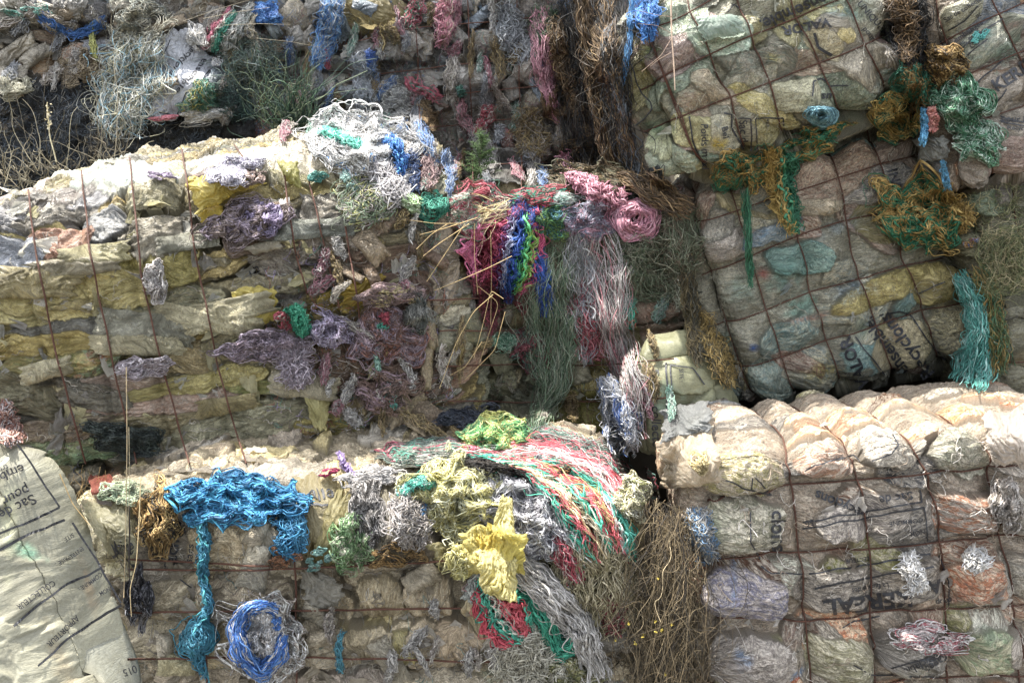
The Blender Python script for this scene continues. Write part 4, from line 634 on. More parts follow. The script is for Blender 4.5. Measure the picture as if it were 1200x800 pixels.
bale_fibres(bl['F'], 90, .10, ['b0aa98', '8a8870'], 20); bale_fibres(bl['E'], 70, .10, ['b0aa98', '8a8870'], 21); bale_fibres(bl['I'], 260, .08, ['d0c8bc', 'a8947c'], 22); bale_fibres(bl['H'], 900, .10, ['6c7440', '8a8a58', '4f5a34', ('a89c70', .5)], 23, off=.03, curl=.03)
refresh()

# ------------------------------------------------------------------ lettering and rules printed on the film
E, F, I, G, J, A, L, K = (bales[k] for k in 'EFIGJALK')
L.text('Sac de collecte', -8, 607, 13, 206, 1.0); L.text('pour les', 8, 585, 12.5, 206); L.text('emballages', -6, 563, 12.5, 206); L.text('tri', 5, 548, 7, 206)
L.line([(70, 594), (30, 613), (-20, 632)], 2.6); L.line([(70, 594), (48, 560), (20, 520)], 2.2); L.line([(76, 609), (35, 625), (-20, 655)], 3.0); L.line([(84, 612), (103, 640), (120, 668), (142, 706)], 2.4)
L.line([(118, 666), (80, 683), (45, 708), (16, 733)], 2.8); L.line([(142, 708), (105, 731), (80, 748), (45, 780)], 2.8)
L.text('SITE :', 80, 629, 5.4, 212, .85); L.text('ENTREPRISE :', 82, 652, 5.4, 214, .85); L.text('COLLECTEUR', 42, 696, 7, 216, .9); L.text('COMMUNE :', 106, 681, 5.4, 214, .8); L.text('NOM :', 121, 693, 5.2, 212, .85); L.text('APPORTEUR', 74, 739, 7, 222, .9); L.text('015', 152, 785, 9, 200); L.text('10', 10, 520, 7, 205)
K.text('Sac de collecte', 768, 478, 11, -88); K.text('Pour les', 755, 462, 10, -88); K.line([(781, 425), (782, 490)], 2); K.line([(786, 427), (787, 490)], 1.6); K.line([(786, 427), (812, 432), (826, 450)], 1.4); K.text('SITE :', 798, 440, 5, -88)
I.text('Sac de', 1050, 583, 11, 188); I.line([(1078, 573), (1080, 589), (1030, 597), (940, 612)], 2); I.line([(1083, 595), (1040, 602), (940, 620)], 2); I.line([(1083, 595), (1088, 634)], 1.6); I.text('COMMUNE :', 1060, 611, 5.5, 188); I.text('NOM :', 1073, 624, 5.5, 188)
I.text('50', 948, 612, 8, 190); I.text('recyclons', 985, 590, 12, 160, bold=.02); I.text('clons', 912, 622, 17, -88, bold=.02); I.line([(880, 600), (880, 635), (890, 655)], 1.6)
I.line([(892, 662), (905, 672), (940, 672)], 1.6); I.line([(948, 672), (1000, 664), (1090, 648)], 2); I.line([(955, 690), (1020, 676), (1095, 664)], 2.2); I.line([(1100, 650), (1112, 680), (1112, 712)], 1.6)
I.text('KEREAL', 1018, 705, 19, 187, 1.15, bold=.03); I.text('La ferme des', 1020, 688, 6, 187); I.text('A', 1096, 686, 15, 190, bold=.03); I.text('coop', 1106, 704, 7, 190); I.text('LECTEUR', 1005, 655, 5, 187); I.text('30 kg', 1098, 738, 8, 190); I.text('recyclables', 1080, 778, 9, 205); I.text('emballages', 1110, 768, 10, 215)
I.line([(988, 735), (1000, 728), (1030, 722)], 1.6); I.line([(1040, 785), (1070, 775), (1100, 770), (1135, 745)], 1.8); I.line([(1000, 780), (1020, 790), (1110, 794)], 1.6)
I.line([(943, 552), (955, 545), (1000, 533), (1008, 540)], 1.6); I.line([(1022, 540), (1045, 532), (1053, 520), (1046, 508)], 1.6); I.line([(845, 560), (870, 572), (900, 577)], 1.8); I.line([(882, 560), (880, 574), (905, 580), (885, 560)], 1.4); I.line([(840, 548), (842, 565)], 1.4)
F.text('Recyclons', 1063, 405, 16, 127, bold=.02); F.text('ensemble,', 1038, 405, 14, 125, bold=.02); F.text('VALOR', 1002, 425, 14, 112, bold=.03); F.line([(1003, 395), (1022, 420), (1040, 442)], 1.6); F.line([(1030, 370), (1055, 365), (1068, 370), (1085, 395), (1108, 422)], 1.8)
F.text('IND', 1048, 212, 11, -75, bold=.02); F.text('O', 1080, 205, 12, -75, bold=.02); F.text('2023', 1035, 232, 8, 110); F.line([(1075, 345), (1108, 330)], 1.5)
E.text('ensemble,', 930, 14, 15, 203, bold=.02); E.text('VALOR', 945, 31, 11, 190, 1.2, bold=.03); E.text('Poids maxi', 826, 172, 9, -88); E.text('Bel', 850, 155, 8, -80); E.text('Sac de', 871, 158, 9, -86); E.text('us', 969, 113, 10, 180, bold=.02); E.text('site', 900, 145, 5, 88); E.text('UNIQUEMENT', 1030, 30, 8, -50); E.text('pour', 1018, 40, 7, -50)
E.line([(808, 137), (812, 165), (825, 196)], 1.8); E.line([(848, 133), (858, 134), (858, 150), (872, 176)], 1.6); E.line([(865, 139), (879, 140), (881, 178)], 1.6); E.line([(885, 139), (918, 138), (920, 155)], 1.6); E.line([(885, 139), (888, 176)], 1.4); E.line([(952, 113), (953, 96), (962, 92), (972, 98)], 1.8); E.line([(970, 101), (994, 101)], 1.6); E.line([(852, 14), (860, 5), (868, 12)], 1.4); E.line([(955, 40), (958, 55), (975, 66)], 3.5); E.line([(770, 18), (780, 6)], 1.4)
G.text('Sac de collecte', 1128, 12, 6, 32); G.text('recyclables, en sac', 1125, 52, 6.5, 30); G.text('emballages', 1135, 37, 6.5, 32); G.text('et', 1146, 18, 6, 30); G.text('CO', 1143, 52, 6, 35); G.text('KEREAL', 1195, 83, 15, 34, bold=.03); G.text('pour les', 1192, 140, 8, -8); G.text('Recyc', 1190, 150, 6, -5)
G.line([(1110, 36), (1130, 26), (1146, 7)], 1.5); G.line([(1102, 48), (1112, 60), (1124, 61), (1145, 42), (1175, 22)], 1.6); G.line([(1134, 65), (1157, 46)], 1.4); G.line([(1146, 96), (1160, 84), (1178, 68)], 1.5); G.line([(1160, 130), (1175, 112), (1180, 104)], 1.6); G.line([(1172, 136), (1200, 144)], 1.4); G.line([(1172, 141), (1200, 148)], 1.4)
J.text('Sachets', 203, 638, 14, 84, bold=.02); J.text('sacs', 222, 648, 9, 84); J.text('et films', 234, 640, 9, 80); J.line([(185, 605), (192, 640)], 1.6); J.line([(204, 672), (226, 690)], 1.4); J.text('tri', 309, 632, 14, -70, bold=.02)
A.text('tri', 298, 318, 11, 200, bold=.01); A.text('Pensez', 365, 520, 5, -8); A.line([(365, 512), (380, 506), (388, 520), (380, 532)], 1.4); A.text('CO', 92, 548, 9, 60, bold=.02)

# ------------------------------------------------------------------ loose film and sacks wedged in the stacks
S = 'film_sheet'
_, gs = sheet('printed_sack', 'empty white sack printed Recyclons ensemble hanging at the top left', 'sack', [(172, 40), (232, 30), (258, 92), (182, 148)], 'a9abb0', '8f9298', off=.06, puff=.05, crumple=.012, seed=61, mat=M_SACK, ragged=.10)
so = bpy.data.objects['printed_sack']
sheet_text(gs, 'Recyclons', .60, .42, .045, 205, so, 1.0); sheet_text(gs, 'ensemble,', .62, .68, .042, 203, so, 1.0)
sheet_line(gs, [(.0, .34), (.2, .30), (.45, .12)], .009, so); sheet_line(gs, [(.1, .88), (.32, .97), (.5, .86), (.85, .78)], .009, so)
for i, (lab, q, c1, c2, kw) in enumerate([
    ('translucent yellow film pouting from the big left bale below its crest', [(218, 205), (268, 207), (306, 216), (230, 250)], 'd8c878', 'c4b060', dict(off=.04, puff=.07, crumple=.02)),
    ('small crumpled yellow film end under the bigger yellow film', [(232, 248), (258, 240), (262, 252), (236, 262)], 'd0b858', None, dict(off=.02, puff=.03)),
    ('pale yellow film flap above the lilac twine on the big left bale', [(274, 340), (322, 334), (326, 376), (280, 386)], 'cfc070', 'b8a85c', dict(off=.04, puff=.05, crumple=.018)),
    ('rounded olive film lobe just under the crest of the left bale', [(325, 188), (350, 190), (352, 222), (334, 212)], 'a8a468', None, dict(off=.02, puff=.05)),
    ('white torn film strip hanging beside the lilac and brown tangle', [(326, 232), (340, 230), (342, 285), (334, 280)], 'dcd8d0', None, dict(off=.03, puff=.02)),
    ('cream torn flap drooping low on the right of the left bale', [(352, 458), (388, 460), (384, 506), (368, 500)], 'c4bc88', 'a8a070', dict(off=.03, puff=.03)),
    ('pale film edge lifting under the lilac and brown tangle', [(280, 290), (328, 278), (330, 292), (300, 298)], 'c0b8a4', None, dict(off=.03, puff=.02)),
    ('orange-yellow film bulging beside the shredded end of the left bale', [(402, 330), (450, 318), (446, 352), (400, 358)], 'b09a4c', '90783c', dict(off=.02, puff=.04, crumple=.02)),
    ('tan film flap on the upper bale with grey bags, near the top centre', [(398, -5), (450, -8), (470, 38), (425, 32)], 'a89c78', '857850', dict(off=.05, puff=.06, crumple=.01)),
    ('grey rag of film sticking out beside the blue and white coil', [(345, 672), (382, 674), (410, 696), (372, 722)], 'a8a498', '8a867a', dict(off=.06, puff=.02, crumple=.012, ragged=.3)),
    ('pale torn film with a dark hole right of the blue twine pile', [(292, 618), (326, 612), (330, 660), (300, 655)], 'bdb5a2', '8f8672', dict(off=.03, puff=.03, ragged=.25)),
    ('printed beige film folded upright right of the blue twine pile', [(344, 560), (398, 556), (386, 640), (352, 648)], 'a89e7e', '8a8060', dict(off=.03, puff=.03, crumple=.012)),
    ('olive film strip crossing the printed beige fold diagonally', [(398, 562), (424, 590), (394, 672), (362, 650)], 'a39a70', '8a8058', dict(off=.05, puff=.03, crumple=.012)),
    ('grey translucent film twisted down from the yellow heap', [(428, 562), (478, 548), (466, 650), (440, 656)], 'a39c88', '847c6a', dict(off=.04, puff=.04, crumple=.014)),
    ('beige printed sack piece behind the tall straw at the lower left', [(95, 592), (152, 588), (160, 668), (128, 650)], 'a8a48c', '8a8668', dict(off=.04, puff=.05, crumple=.01)),
    ('white pleated film by the top left corner of the sunlit cream bale', [(768, 520), (835, 500), (850, 560), (775, 575)], 'cfc4b0', 'b09c80', dict(off=.03, puff=.05, crumple=.02)),
    ('grey plastic bag squeezed behind the sunlit cream bale top', [(775, 480), (828, 470), (836, 505), (778, 520)], 'a0a2a0', '77797a', dict(off=.04, puff=.05, crumple=.03)),
    ('white film draped over the cream bale top at the right edge', [(1150, 486), (1215, 470), (1215, 545), (1166, 545)], 'd0c8be', 'b0a498', dict(off=.03, puff=.05, crumple=.02)),
    ('grey bag tuft poking out below the blue and pink twine ends', [(1070, 160), (1108, 158), (1114, 184), (1082, 192)], 'a8a8a0', '7c7c74', dict(off=.05, puff=.05, crumple=.02)),
    ('crushed clear film pocket on the upper tilted bale', [(818, 20), (868, 18), (872, 42), (824, 48)], 'b4c0b4', '90a898', dict(off=.015, puff=.03)),
    ('twisted grey and cream film at the right end of the upper tilted bale', [(1035, 52), (1060, 66), (1062, 90), (1038, 78)], 'b8b0a0', '80808a', dict(off=.02, puff=.04, crumple=.02)),
    ('pale teal film triangle on the right of the draped middle bale', [(722, 320), (746, 345), (742, 380), (722, 378)], '7fb8a4', '9cc0b0', dict(off=.05, puff=.03)),
    ('grey film folded over the bottom edge of the upper grey bag bale', [(560, 170), (620, 172), (612, 215), (566, 210)], '8c8a84', '6c6a66', dict(off=.03, puff=.03)),
    ('cream film behind the lower left of the yellow bow', [(500, 640), (560, 628), (580, 665), (520, 668)], 'c0b890', 'a09870', dict(off=.03, puff=.04)),
    ('dull red film scrap at the foot of the big left bale', [(104, 556), (132, 556), (130, 582), (106, 578)], '9c5f52', '6c4038', dict(off=.02, puff=.02)),
]):
    sheet(S, lab, 'film', q, c1, c2, seed=70 + i, group='loose pieces of film', **kw)
for nm, t_, s_, tt, hm, an in (('printed beige film folded', 'emballages', .5, .25, .045, 8), ('beige printed sack piece', 'Mairie', .6, .75, .06, 15)):
    o = [x for x in bpy.data.objects if str(x.get('label', '')).startswith(nm)][0]; co = np.empty(len(o.data.vertices) * 3, np.float32); o.data.vertices.foreach_get('co', co); co = co.reshape(-1, 3) + np.array(o.location)
    q = [p for p in o.data.polygons[0].vertices]; m = q[1]; sheet_text(co.reshape(-1, m, 3), t_, s_, tt, hm, an, o)
    sheet_line(co.reshape(-1, m, 3), [(.1, tt + .2), (.5, tt + .14), (.95, tt + .16)], .008, o)
refresh()

# torn rags and thin folded layers that are part of the bales
rg = np.random.RandomState(88)
def rags(b, x0, x1, y0, y1, n, lx, ly, cols, ang=(0, 8), name='folded_layer', **k):
    for i in range(n):
        x, y = rg.uniform(x0, x1), rg.uniform(y0, y1); a = R_(rg.normal(*ang)); L_, h = rg.uniform(*lx) / 2, rg.uniform(*ly) / 2; ca, sa = math.cos(a), -math.sin(a)
        q = [(x + ca * p - sa * r_ * f, y + sa * p + ca * r_ * f) for p, r_, f in ((-L_, -h, rg.uniform(.7, 1.2)), (L_, -h, rg.uniform(.6, 1.1)), (L_, h, rg.uniform(.6, 1.1)), (-L_, h, rg.uniform(.7, 1.2)))]
        c = cols[rg.randint(len(cols))]; sheet(name, None, None, q, c, None, seed=400 + i + int(x0), parent=b.e, res=.006, mott=.5, mat=M_FILM, **k)
RA = ['a8a078', 'b0a888', '98948a', 'a39a80', '8c8a78', 'b8b49c', '9c9068', '86887c']
rags(bales['A'], 10, 400, 240, 490, 12, (60, 140), (20, 40), RA, ang=(5, 9), off=-.007, puff=.017, crumple=.010, ragged=.08, fan=7.0)
rags(bales['J'], 170, 620, 620, 790, 13, (24, 64), (18, 44), ['ccc2ac', 'c4b8a0', 'd0c6b4', 'b8b09c', 'c4bc98'], ang=(0, 50), name='torn_rag', off=-.018, puff=.055, crumple=.015, ragged=.05, fan=6.0)
rags(bales['C2'], 410, 640, 0, 215, 20, (16, 46), (14, 34), ['a09c94', 'b0aaa0', '8c8a88', 'a8a49c', '8f98a0'], ang=(0, 60), name='torn_rag', off=-.014, puff=.050, crumple=.017, ragged=.06, fan=6.0)
rags(bales['C1'], 245, 400, 0, 130, 14, (16, 46), (14, 34), ['a09c94', 'b0aaa0', '8c8a88', '98a0a4'], ang=(0, 60), name='torn_rag', off=-.014, puff=.050, crumple=.017, ragged=.06, fan=6.0)
rags(bales['D'], 515, 725, 300, 510, 20, (20, 56), (20, 50), ['8c8a70', '98947c', 'a09880', '7c7c68'], ang=(70, 30), name='torn_rag', off=-.014, puff=.050, crumple=.015, ragged=.06, fan=6.0)
rags(bales['A'], 400, 510, 260, 530, 14, (24, 60), (12, 34), ['8c7c68', '9c8c74', '7c6858', 'a8987c', '84705c'], ang=(0, 40), name='torn_rag', off=-.014, puff=.050, crumple=.016, ragged=.06, fan=6.0)
rags(bales['B'], 0, 230, 0, 105, 18, (24, 60), (12, 30), ['a8a49c', 'b8b0a0', '98989a', 'a89880'], ang=(0, 30), name='torn_rag', off=-.014, puff=.050, crumple=.016, ragged=.06, fan=6.0)

refresh()
for k_, g_ in (('A', gA), ('J', gJ), ('D', gD), ('C2', wC)): bales[k_].tie([(w[0], [(x, min(y, 543) if k_ == 'A' else y) for x, y in w[1]]) for w in g_])

# ------------------------------------------------------------------ the yellow bow: gathered film with puffs
def bow(c, R, n, col, label, seed):
    rs = np.random.RandomState(seed); t = float(depth(c[0], c[1])) - .09; ctr = at(c[0], c[1], t); Vs, Qs, Fo, o_ = [], [], [], 0
    for i in range(n):
        a = rs.uniform(0, 6.28); tilt = rs.uniform(.1, 1.0); d = np.array((math.cos(a), -tilt * .9, math.sin(a))); d /= np.linalg.norm(d); sd = np.cross(d, (0.2, 1, .1)); sd /= np.linalg.norm(sd); up = np.cross(sd, d)
        m, k = 22, 26; S, T = np.meshgrid(np.linspace(0, 1, m), np.linspace(-1, 1, k), indexing='ij'); L_ = R * rs.uniform(.6, 1.1); w = L_ * .55 * np.sin(np.pi * S * .8 + .12) ** .8 * rs.uniform(.7, 1.2)
        y = .25 * L_ * (1 - T ** 2) * np.sin(np.pi * S) + .10 * L_ * S * np.sin(T * rs.uniform(4, 8) + rs.uniform(0, 6)) + .05 * L_ * fbm(S * 4 + i, T * 5, seed + i, 3)
        P = ctr + d * (S * L_ + .05 * L_ * fbm(T * 3 + i, S * 2, 3, 3))[..., None] + sd * (w * T)[..., None] + up * y[..., None] + np.array((0, 0, -1)) * (S ** 2 * L_ * .2)[..., None]
        Vs.append(P.reshape(-1, 3)); Qs.append(grid_quads(m, k) + o_); Fo.append(np.stack([S.ravel() * L_, T.ravel() * .06, np.full(m * k, i * 1.3)], 1)); o_ += m * k
    V = np.concatenate(Vs); C = np.tile(lin(col), (len(V), 1)) * (1 + .15 * noise2(V[:, 0] * 30, V[:, 2] * 30))[:, None]
    o = mesh_np('film_bow', V, np.concatenate(Qs), M_SHEET, ctr, {'col': ('c', C), 'col2': ('c', np.c_[C * .85, np.full(len(C), .3)]), 'fold': ('v', np.concatenate(Fo))}); tag(o, label, 'film'); splat(V)

# ------------------------------------------------------------------ twine, nets and fringes lying on and hanging from the bales
TW = 'loose tangles of plastic twine'
_sd = [200]
def H_(lab, guide, n, cols, **k):
    _sd[0] += 1; return hank(k.pop('name', 'twine_hank'), lab, k.pop('cat', 'twine'), guide, n, cols, seed=_sd[0], group=TW, **k)
def N_(lab, c, size, ang, n, cols, **k):
    _sd[0] += 1; return nest(k.pop('name', 'twine_tangle'), lab, k.pop('cat', 'twine'), c, size, ang, n, cols, seed=_sd[0], group=TW, **k)
WH = ['d8d4cc', 'c4c0b8', 'e4e2dc']; CR = ['c8bc98', 'd4ccb0', 'b0a480']
# top left
N_('matted cream netting clump at the top edge of the left corner bale', (162, 22), (34, 26), 0, 300, ['a8a490', 'c0bca8', '8a9088'], thick=.12, loops=1.0)
H_('long fall of matted white, cream and pale blue netting at the top left', [(168, 40, 50), (158, 80, 62), (140, 130, 62), (135, 165, 40)], 420, ['b4b8b4', 'c4c4b4', 'a8a484', ('88b4c4', .6)], curl=9, cf=1.6, thick=.12, ends=(0, .5, .4, 1))
N_('olive netting knot where the white fall begins', (155, 55), (12, 12), 0, 70, ['6c6c50', '8a8868'], coil=True, thick=.06)
H_('thin blue twine strung across the top left corner bale', [(44, 14, 8), (62, 30, 9), (85, 40, 7), (105, 36, 7), (124, 22, 12)], 70, ['2f6cb8', '3f86d0'], curl=3, thick=.04)
N_('teal netting scrap at the left end of the thin blue twine', (28, 14), (22, 9), 0, 90, ['4f9a8c', '6fa898', '8a9488'], thick=.05)
H_('yellow-green film ribbon hanging from the top left bale', [(107, 26, 5), (109, 50, 6), (113, 76, 8)], 30, ['b4b458', 'a0a458'], curl=1, thick=.03, r=.003)
H_('green and gold netting fan under the white printed sack', [(236, 92, 12), (236, 115, 30), (232, 135, 44)], 150, ['3f7a68', '5f9a80', ('a8a048', .4), ('b0b8a8', .5)], curl=2, thick=.06)
N_('cream fringe scrap low on the left edge of the top left bale', (14, 105), (24, 14), 0, 120, ['a8a48c', 'b8b49c'], thick=.05)
N_('white knotted twine along the right rim of the white printed sack', (236, 50), (12, 24), 40, 90, WH, thick=.06, loops=2)
N_('tan shredded twine tuft left of the white netting fall', (95, 78), (22, 18), 0, 130, ['8c7c60', 'a09070', '6c604c'], thick=.06, loops=2)
H_('teal and pink twisted band beside the white printed sack', [(275, 12, 12), (256, 35, 16), (246, 62, 20)], 130, ['3f9a84', '5fb89c', 'c8c4b8', ('c06a80', .5)], curl=1.5, thick=.08, bands=True, r=.0022)
H_('white twisted band right of the teal and pink one', [(300, 5, 14), (280, 30, 18), (262, 66, 20)], 130, ['b8b4ac', 'c8c8c0', '8f9890'], curl=1.5, thick=.08, r=.0022)
H_('pale twisted strip with a cream tongue near the white band', [(300, 6, 8), (292, 30, 14), (300, 60, 6)], 60, ['c8bca0', 'b8b0a0'], curl=1, thick=.06)
N_('blue tangle at the top edge left of the centre', (312, 14), (20, 14), -10, 180, ['2f78c4', '2460a8', '4f98dc'], thick=.08, loops=2)
H_('long blue and white skein hanging left of the tan film flap', [(392, -10, 22), (388, 25, 22), (378, 60, 18), (368, 80, 14)], 160, ['3f8ad0', '6fa4d0', 'a8b0b8', '2f6cb4'], curl=2.5, thick=.08, splay=.3)
H_('short red strip below the blue and white skein', [(382, 55, 5), (384, 82, 7)], 40, ['b04858', 'c87080'], curl=1, thick=.04)
H_('green-grey frayed netting hanging behind the green weeds', [(300, 40, 40), (295, 80, 60), (290, 125, 60)], 260, ['6c8478', '8a948c', '5c6c60', ('8f8458', .4)], curl=5, thick=.08, ends=(0, .4, .5, 1))
H_('dark green netting over the left end of the upper bale', [(270, 95, 30), (275, 120, 40), (268, 140, 40)], 120, ['34504a', '4c6c60', '2c3c38'], curl=4, thick=.06)
# back wall, centre
P_ = [('pink and cream twist', [(522, -5, 22), (520, 25, 24), (518, 58, 10)], ['b86a7c', 'c88a98', 'b8a890'], 110, 2.0), ('red and teal twist', [(474, 88, 8), (484, 100, 12), (500, 108, 12), (518, 118, 12)], ['b8485c', '3f8a74', 'b86070'], 100, 1.0),
      ('red ribbon with white streaks', [(575, 122, 14), (568, 140, 16), (558, 158, 8)], ['b83c50', 'c05a68', 'c8c0b8'], 90, 1.0), ('brown rope end', [(492, 116, 12), (500, 135, 14), (514, 152, 12)], ['7c6440', '94784c', '5c4c34'], 90, 2.0),
      ('blue twine strip', [(488, 140, 8), (500, 165, 12), (510, 195, 8)], ['2f5c9c', '4c7cb4', '8090a4'], 70, 1.5), ('pale grey rope pair', [(420, 60, 14), (424, 95, 20), (430, 132, 22)], ['a8acb0', '8c9098', 'b8bcc0'], 150, 2.5),
      ('blue bag strip', [(430, 58, 8), (434, 70, 10), (432, 80, 6)], ['2f5ca8', '3f6cb8'], 50, 1.0), ('white and grey torn strands', [(470, 100, 20), (462, 120, 30), (455, 140, 24)], ['a8a8a4', '8c8c88', 'b8b4ac'], 160, 3.5),
      ('dark blue rag strip', [(480, 170, 10), (482, 200, 16), (485, 230, 12)], ['2c4470', '3f5c8c', '6c7484'], 100, 2.5), ('pinkish rope', [(500, 175, 10), (505, 200, 16), (500, 225, 10)], ['8c6c6c', 'a08480', '6c5c5c'], 90, 2.5),
      ('grey wavy strands', [(590, 0, 20), (600, 40, 30), (614, 75, 16)], ['8c9094', 'a8acac', '6c7074'], 120, 4.0), ('teal scrap', [(538, 100, 8), (542, 115, 10)], ['3f7a6c', '5c8c7c'], 40, 1.0), ('teal and red upper scrap', [(485, -5, 14), (490, 10, 18), (478, 34, 12)], ['3f8a6c', 'b04c5c', 'a87078'], 120, 2.0),
      ('golden brown curls', [(610, 125, 14), (620, 150, 26), (630, 185, 26)], ['7c6844', '94804c', '5c5034', '8c8478'], 200, 6.0), ('grey-white curls', [(560, 150, 10), (565, 175, 18), (580, 200, 18)], ['9c9894', '7c7874'], 120, 4.0), ('olive strands', [(640, 5, 30), (638, 40, 26), (642, 70, 16)], ['4c6444', '5c7450', '3c5040'], 150, 3.0)]
for lab, g, cols, n, cu in P_:
    H_(lab + ' hanging on the tall grey bag bale', g, n, cols, curl=cu, thick=.06, ends=(0, .25, .7, 1))
H_('rose pink skein hanging from the top right of the tall bale', [(634, 8, 14), (636, 50, 24), (640, 90, 20), (646, 118, 12), (656, 145, 10)], 170, ['c08490', 'd09ca4', 'a86c7c'], curl=2.5, thick=.08, ends=(0, .1, .55, 1))
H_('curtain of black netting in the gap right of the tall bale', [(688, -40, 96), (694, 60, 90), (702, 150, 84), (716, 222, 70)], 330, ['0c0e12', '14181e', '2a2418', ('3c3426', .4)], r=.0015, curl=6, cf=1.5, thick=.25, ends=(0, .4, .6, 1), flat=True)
brown = ['6c5434', '84683f', '4f3e28', ('a08454', .4)]
H_('thick brown frayed rope falling through the dark gap', [(682, -30, 18), (692, 60, 18), (706, 130, 20), (722, 190, 22), (770, 225, 26), (812, 250, 20)], 300, brown, r=.0024, curl=3, cf=4, thick=.12, k=70, flat=True, lift=.12)
H_('loose brown rope strand swinging left of the thick rope', [(648, 20, 14), (658, 80, 14), (680, 130, 10), (692, 160, 6)], 80, brown, r=.0022, curl=5, cf=4, thick=.1, flat=True, lift=.1, k=50)
H_('second brown frayed rope right of the thick one', [(708, -20, 12), (716, 80, 14), (728, 150, 12), (742, 200, 14)], 110, brown + ['5c6064'], r=.0022, curl=4, cf=4, thick=.1, flat=True, lift=.1, k=50)
H_('grey-blue strands trailing beside the thick brown rope', [(712, 50, 10), (725, 120, 12), (738, 180, 16), (752, 215, 10)], 90, ['6c7884', '8c949c', '4c5864'], curl=4, thick=.08, flat=True, lift=.08)
N_('brown knotted loops below the loose rope strand', (655, 118), (16, 20), 0, 110, brown, r=.0022, thick=.08, coil=True)
N_('striped brown netting lump where the ropes meet the middle bale', (685, 182), (22, 16), -10, 180, ['4f4228', '8a6f44', '2c2820'], r=.0024, thick=.1, coil=True)
N_('brown netting heap behind the pink coil', (720, 215), (55, 16), -15, 260, ['5c4c30', '7c6840', '3c3424', '6c6c50'], thick=.1, loops=1.5)
H_('bright blue skein hanging at the corner of the upper tilted bale', [(757, -20, 30), (758, 20, 26), (760, 50, 12)], 220, ['1f78c8', '2f90dc', '185fa0'], curl=1.5, thick=.08, ends=(0, .1, .6, 1), flat=True, lift=.06)
H_('thin blue strand hanging left of the bright blue skein', [(742, -10, 6), (736, 60, 5), (728, 110, 3)], 30, ['2f78b0', '3f88b8'], curl=2, thick=.03, flat=True, lift=.08)
N_('dark netting low behind the brown ropes', (760, 222), (22, 22), 0, 90, ['1c2024', '2c3034', '3c3a30'], thick=.1, r=.0025)
# locks of twine and shredded bag pressed into the back wall, the left bale's end and the middle bale: parts of those bales
rq = np.random.RandomState(77); CV = [['8c8f94', 'a8aaac', '6c7074'], ['a8a098', '8a8074', 'b8b0a0'], ['8c5460', 'b07c84', '9c9490'], ['3f68a0', '6c88b0', '98a0a8'], ['5c8878', '84a494', '9ca098'], ['7c6844', '94804c', '5c5034'], ['c0bcb4', 'a8a49c', '8c8884']]
def locks(b, x0, x1, y0, y1, n, ln, cols, slant=12, w=(4, 14), curl=2.2):
    for i in range(n):
        x = rq.uniform(x0, x1); y = rq.uniform(y0, y1); L_ = ln * rq.uniform(.5, 1.5); dx = rq.normal(0, slant); ww = rq.uniform(*w)
        hank('pressed_twine', None, None, [(x, y, ww * .5), (x + dx * .5 + rq.normal(0, 3), y + L_ * .5, ww), (x + dx, y + L_, ww * .5)], int(18 + ww * 3), cols[rq.randint(len(cols))], curl=curl, thick=.035, k=18, seed=500 + i + int(x0), parent=b.e, ends=(0, .3, .7, 1), r=.0017)
locks(bales['C2'], 410, 640, -10, 200, 62, 40, CV); locks(bales['C1'], 250, 400, -10, 130, 22, 36, CV); locks(bales['B'], 0, 150, -5, 90, 16, 24, [CV[0], CV[1], CV[6]], slant=25)
locks(bales['D'], 515, 800, 330, 490, 22, 40, [CV[1], CV[5], CV[4], CV[2]], slant=14); locks(bales['A'], 380, 500, 240, 500, 26, 30, [CV[1], CV[2], CV[5], CV[6]], slant=25); locks(bales['J'], 380, 640, 640, 780, 16, 30, [CV[1], CV[6]], slant=25)
# middle bale
N_('teal twine clump at the left shoulder of the middle bale', (504, 243), (20, 14), 20, 170, ['1f7c68', '2f9c80'], thick=.08, loops=1.5)
N_('cream, red and green mixed tangle at the top left of the middle bale', (556, 246), (40, 22), 5, 420, [('c8bca4', 3), ('b85060', 1), ('6ca488', 1), ('d8d0c0', 2)], thick=.12, loops=2, fray=.25, patch=14)
N_('pink-white tangle top in front of the mixed cream one', (572, 258), (22, 14), 0, 150, ['c4a898', 'b86c74', 'd0c4b4', '8c5c50'], thick=.10, loops=2)
N_('red and teal tangle at the back of the middle bale top', (630, 232), (30, 10), 5, 240, ['b8384c', '1f8c74', 'c05864', '2fa080'], thick=.10, loops=2, patch=12)
N_('pale white-teal net lump behind the rainbow skein', (655, 233), (20, 8), 0, 160, ['b4c0b8', 'a0a8a4', '8cb4a8'], thick=.10)
H_('crimson and pink skein drooping left of the rainbow skein', [(588, 248, 24), (578, 275, 46), (572, 305, 54), (562, 330, 20)], 330, ['b82c50', 'd8507c', '8c2438', 'e0709c'], curl=2, thick=.14, r=.0024, bands=True, ends=(0, .15, .7, 1))
H_('rainbow skein of lime, blue and crimson twine', [(612, 245, 26), (608, 280, 52), (598, 325, 58), (592, 342, 30)], 420, ['d84c80', 'a8e060', '58c878', '2060c8', '3078d8', 'b0b8d8', '6c3478', 'b02c50'], curl=1.5, thick=.18, r=.0024, bands=True, ends=(0, .12, .75, 1))
N_('blue and red knotted tangle crowning the rainbow skein', (620, 252), (22, 20), 0, 280, ['2850a8', 'b8385c', '3068c0', '5c4c90'], thick=.14, loops=2.5, patch=7)
N_('green and yellow fuzz ball beside the blue knot', (648, 258), (22, 20), 0, 260, ['5c9050', '8ca84c', '3f7c8c', '3f7a54'], thick=.12, loops=2)
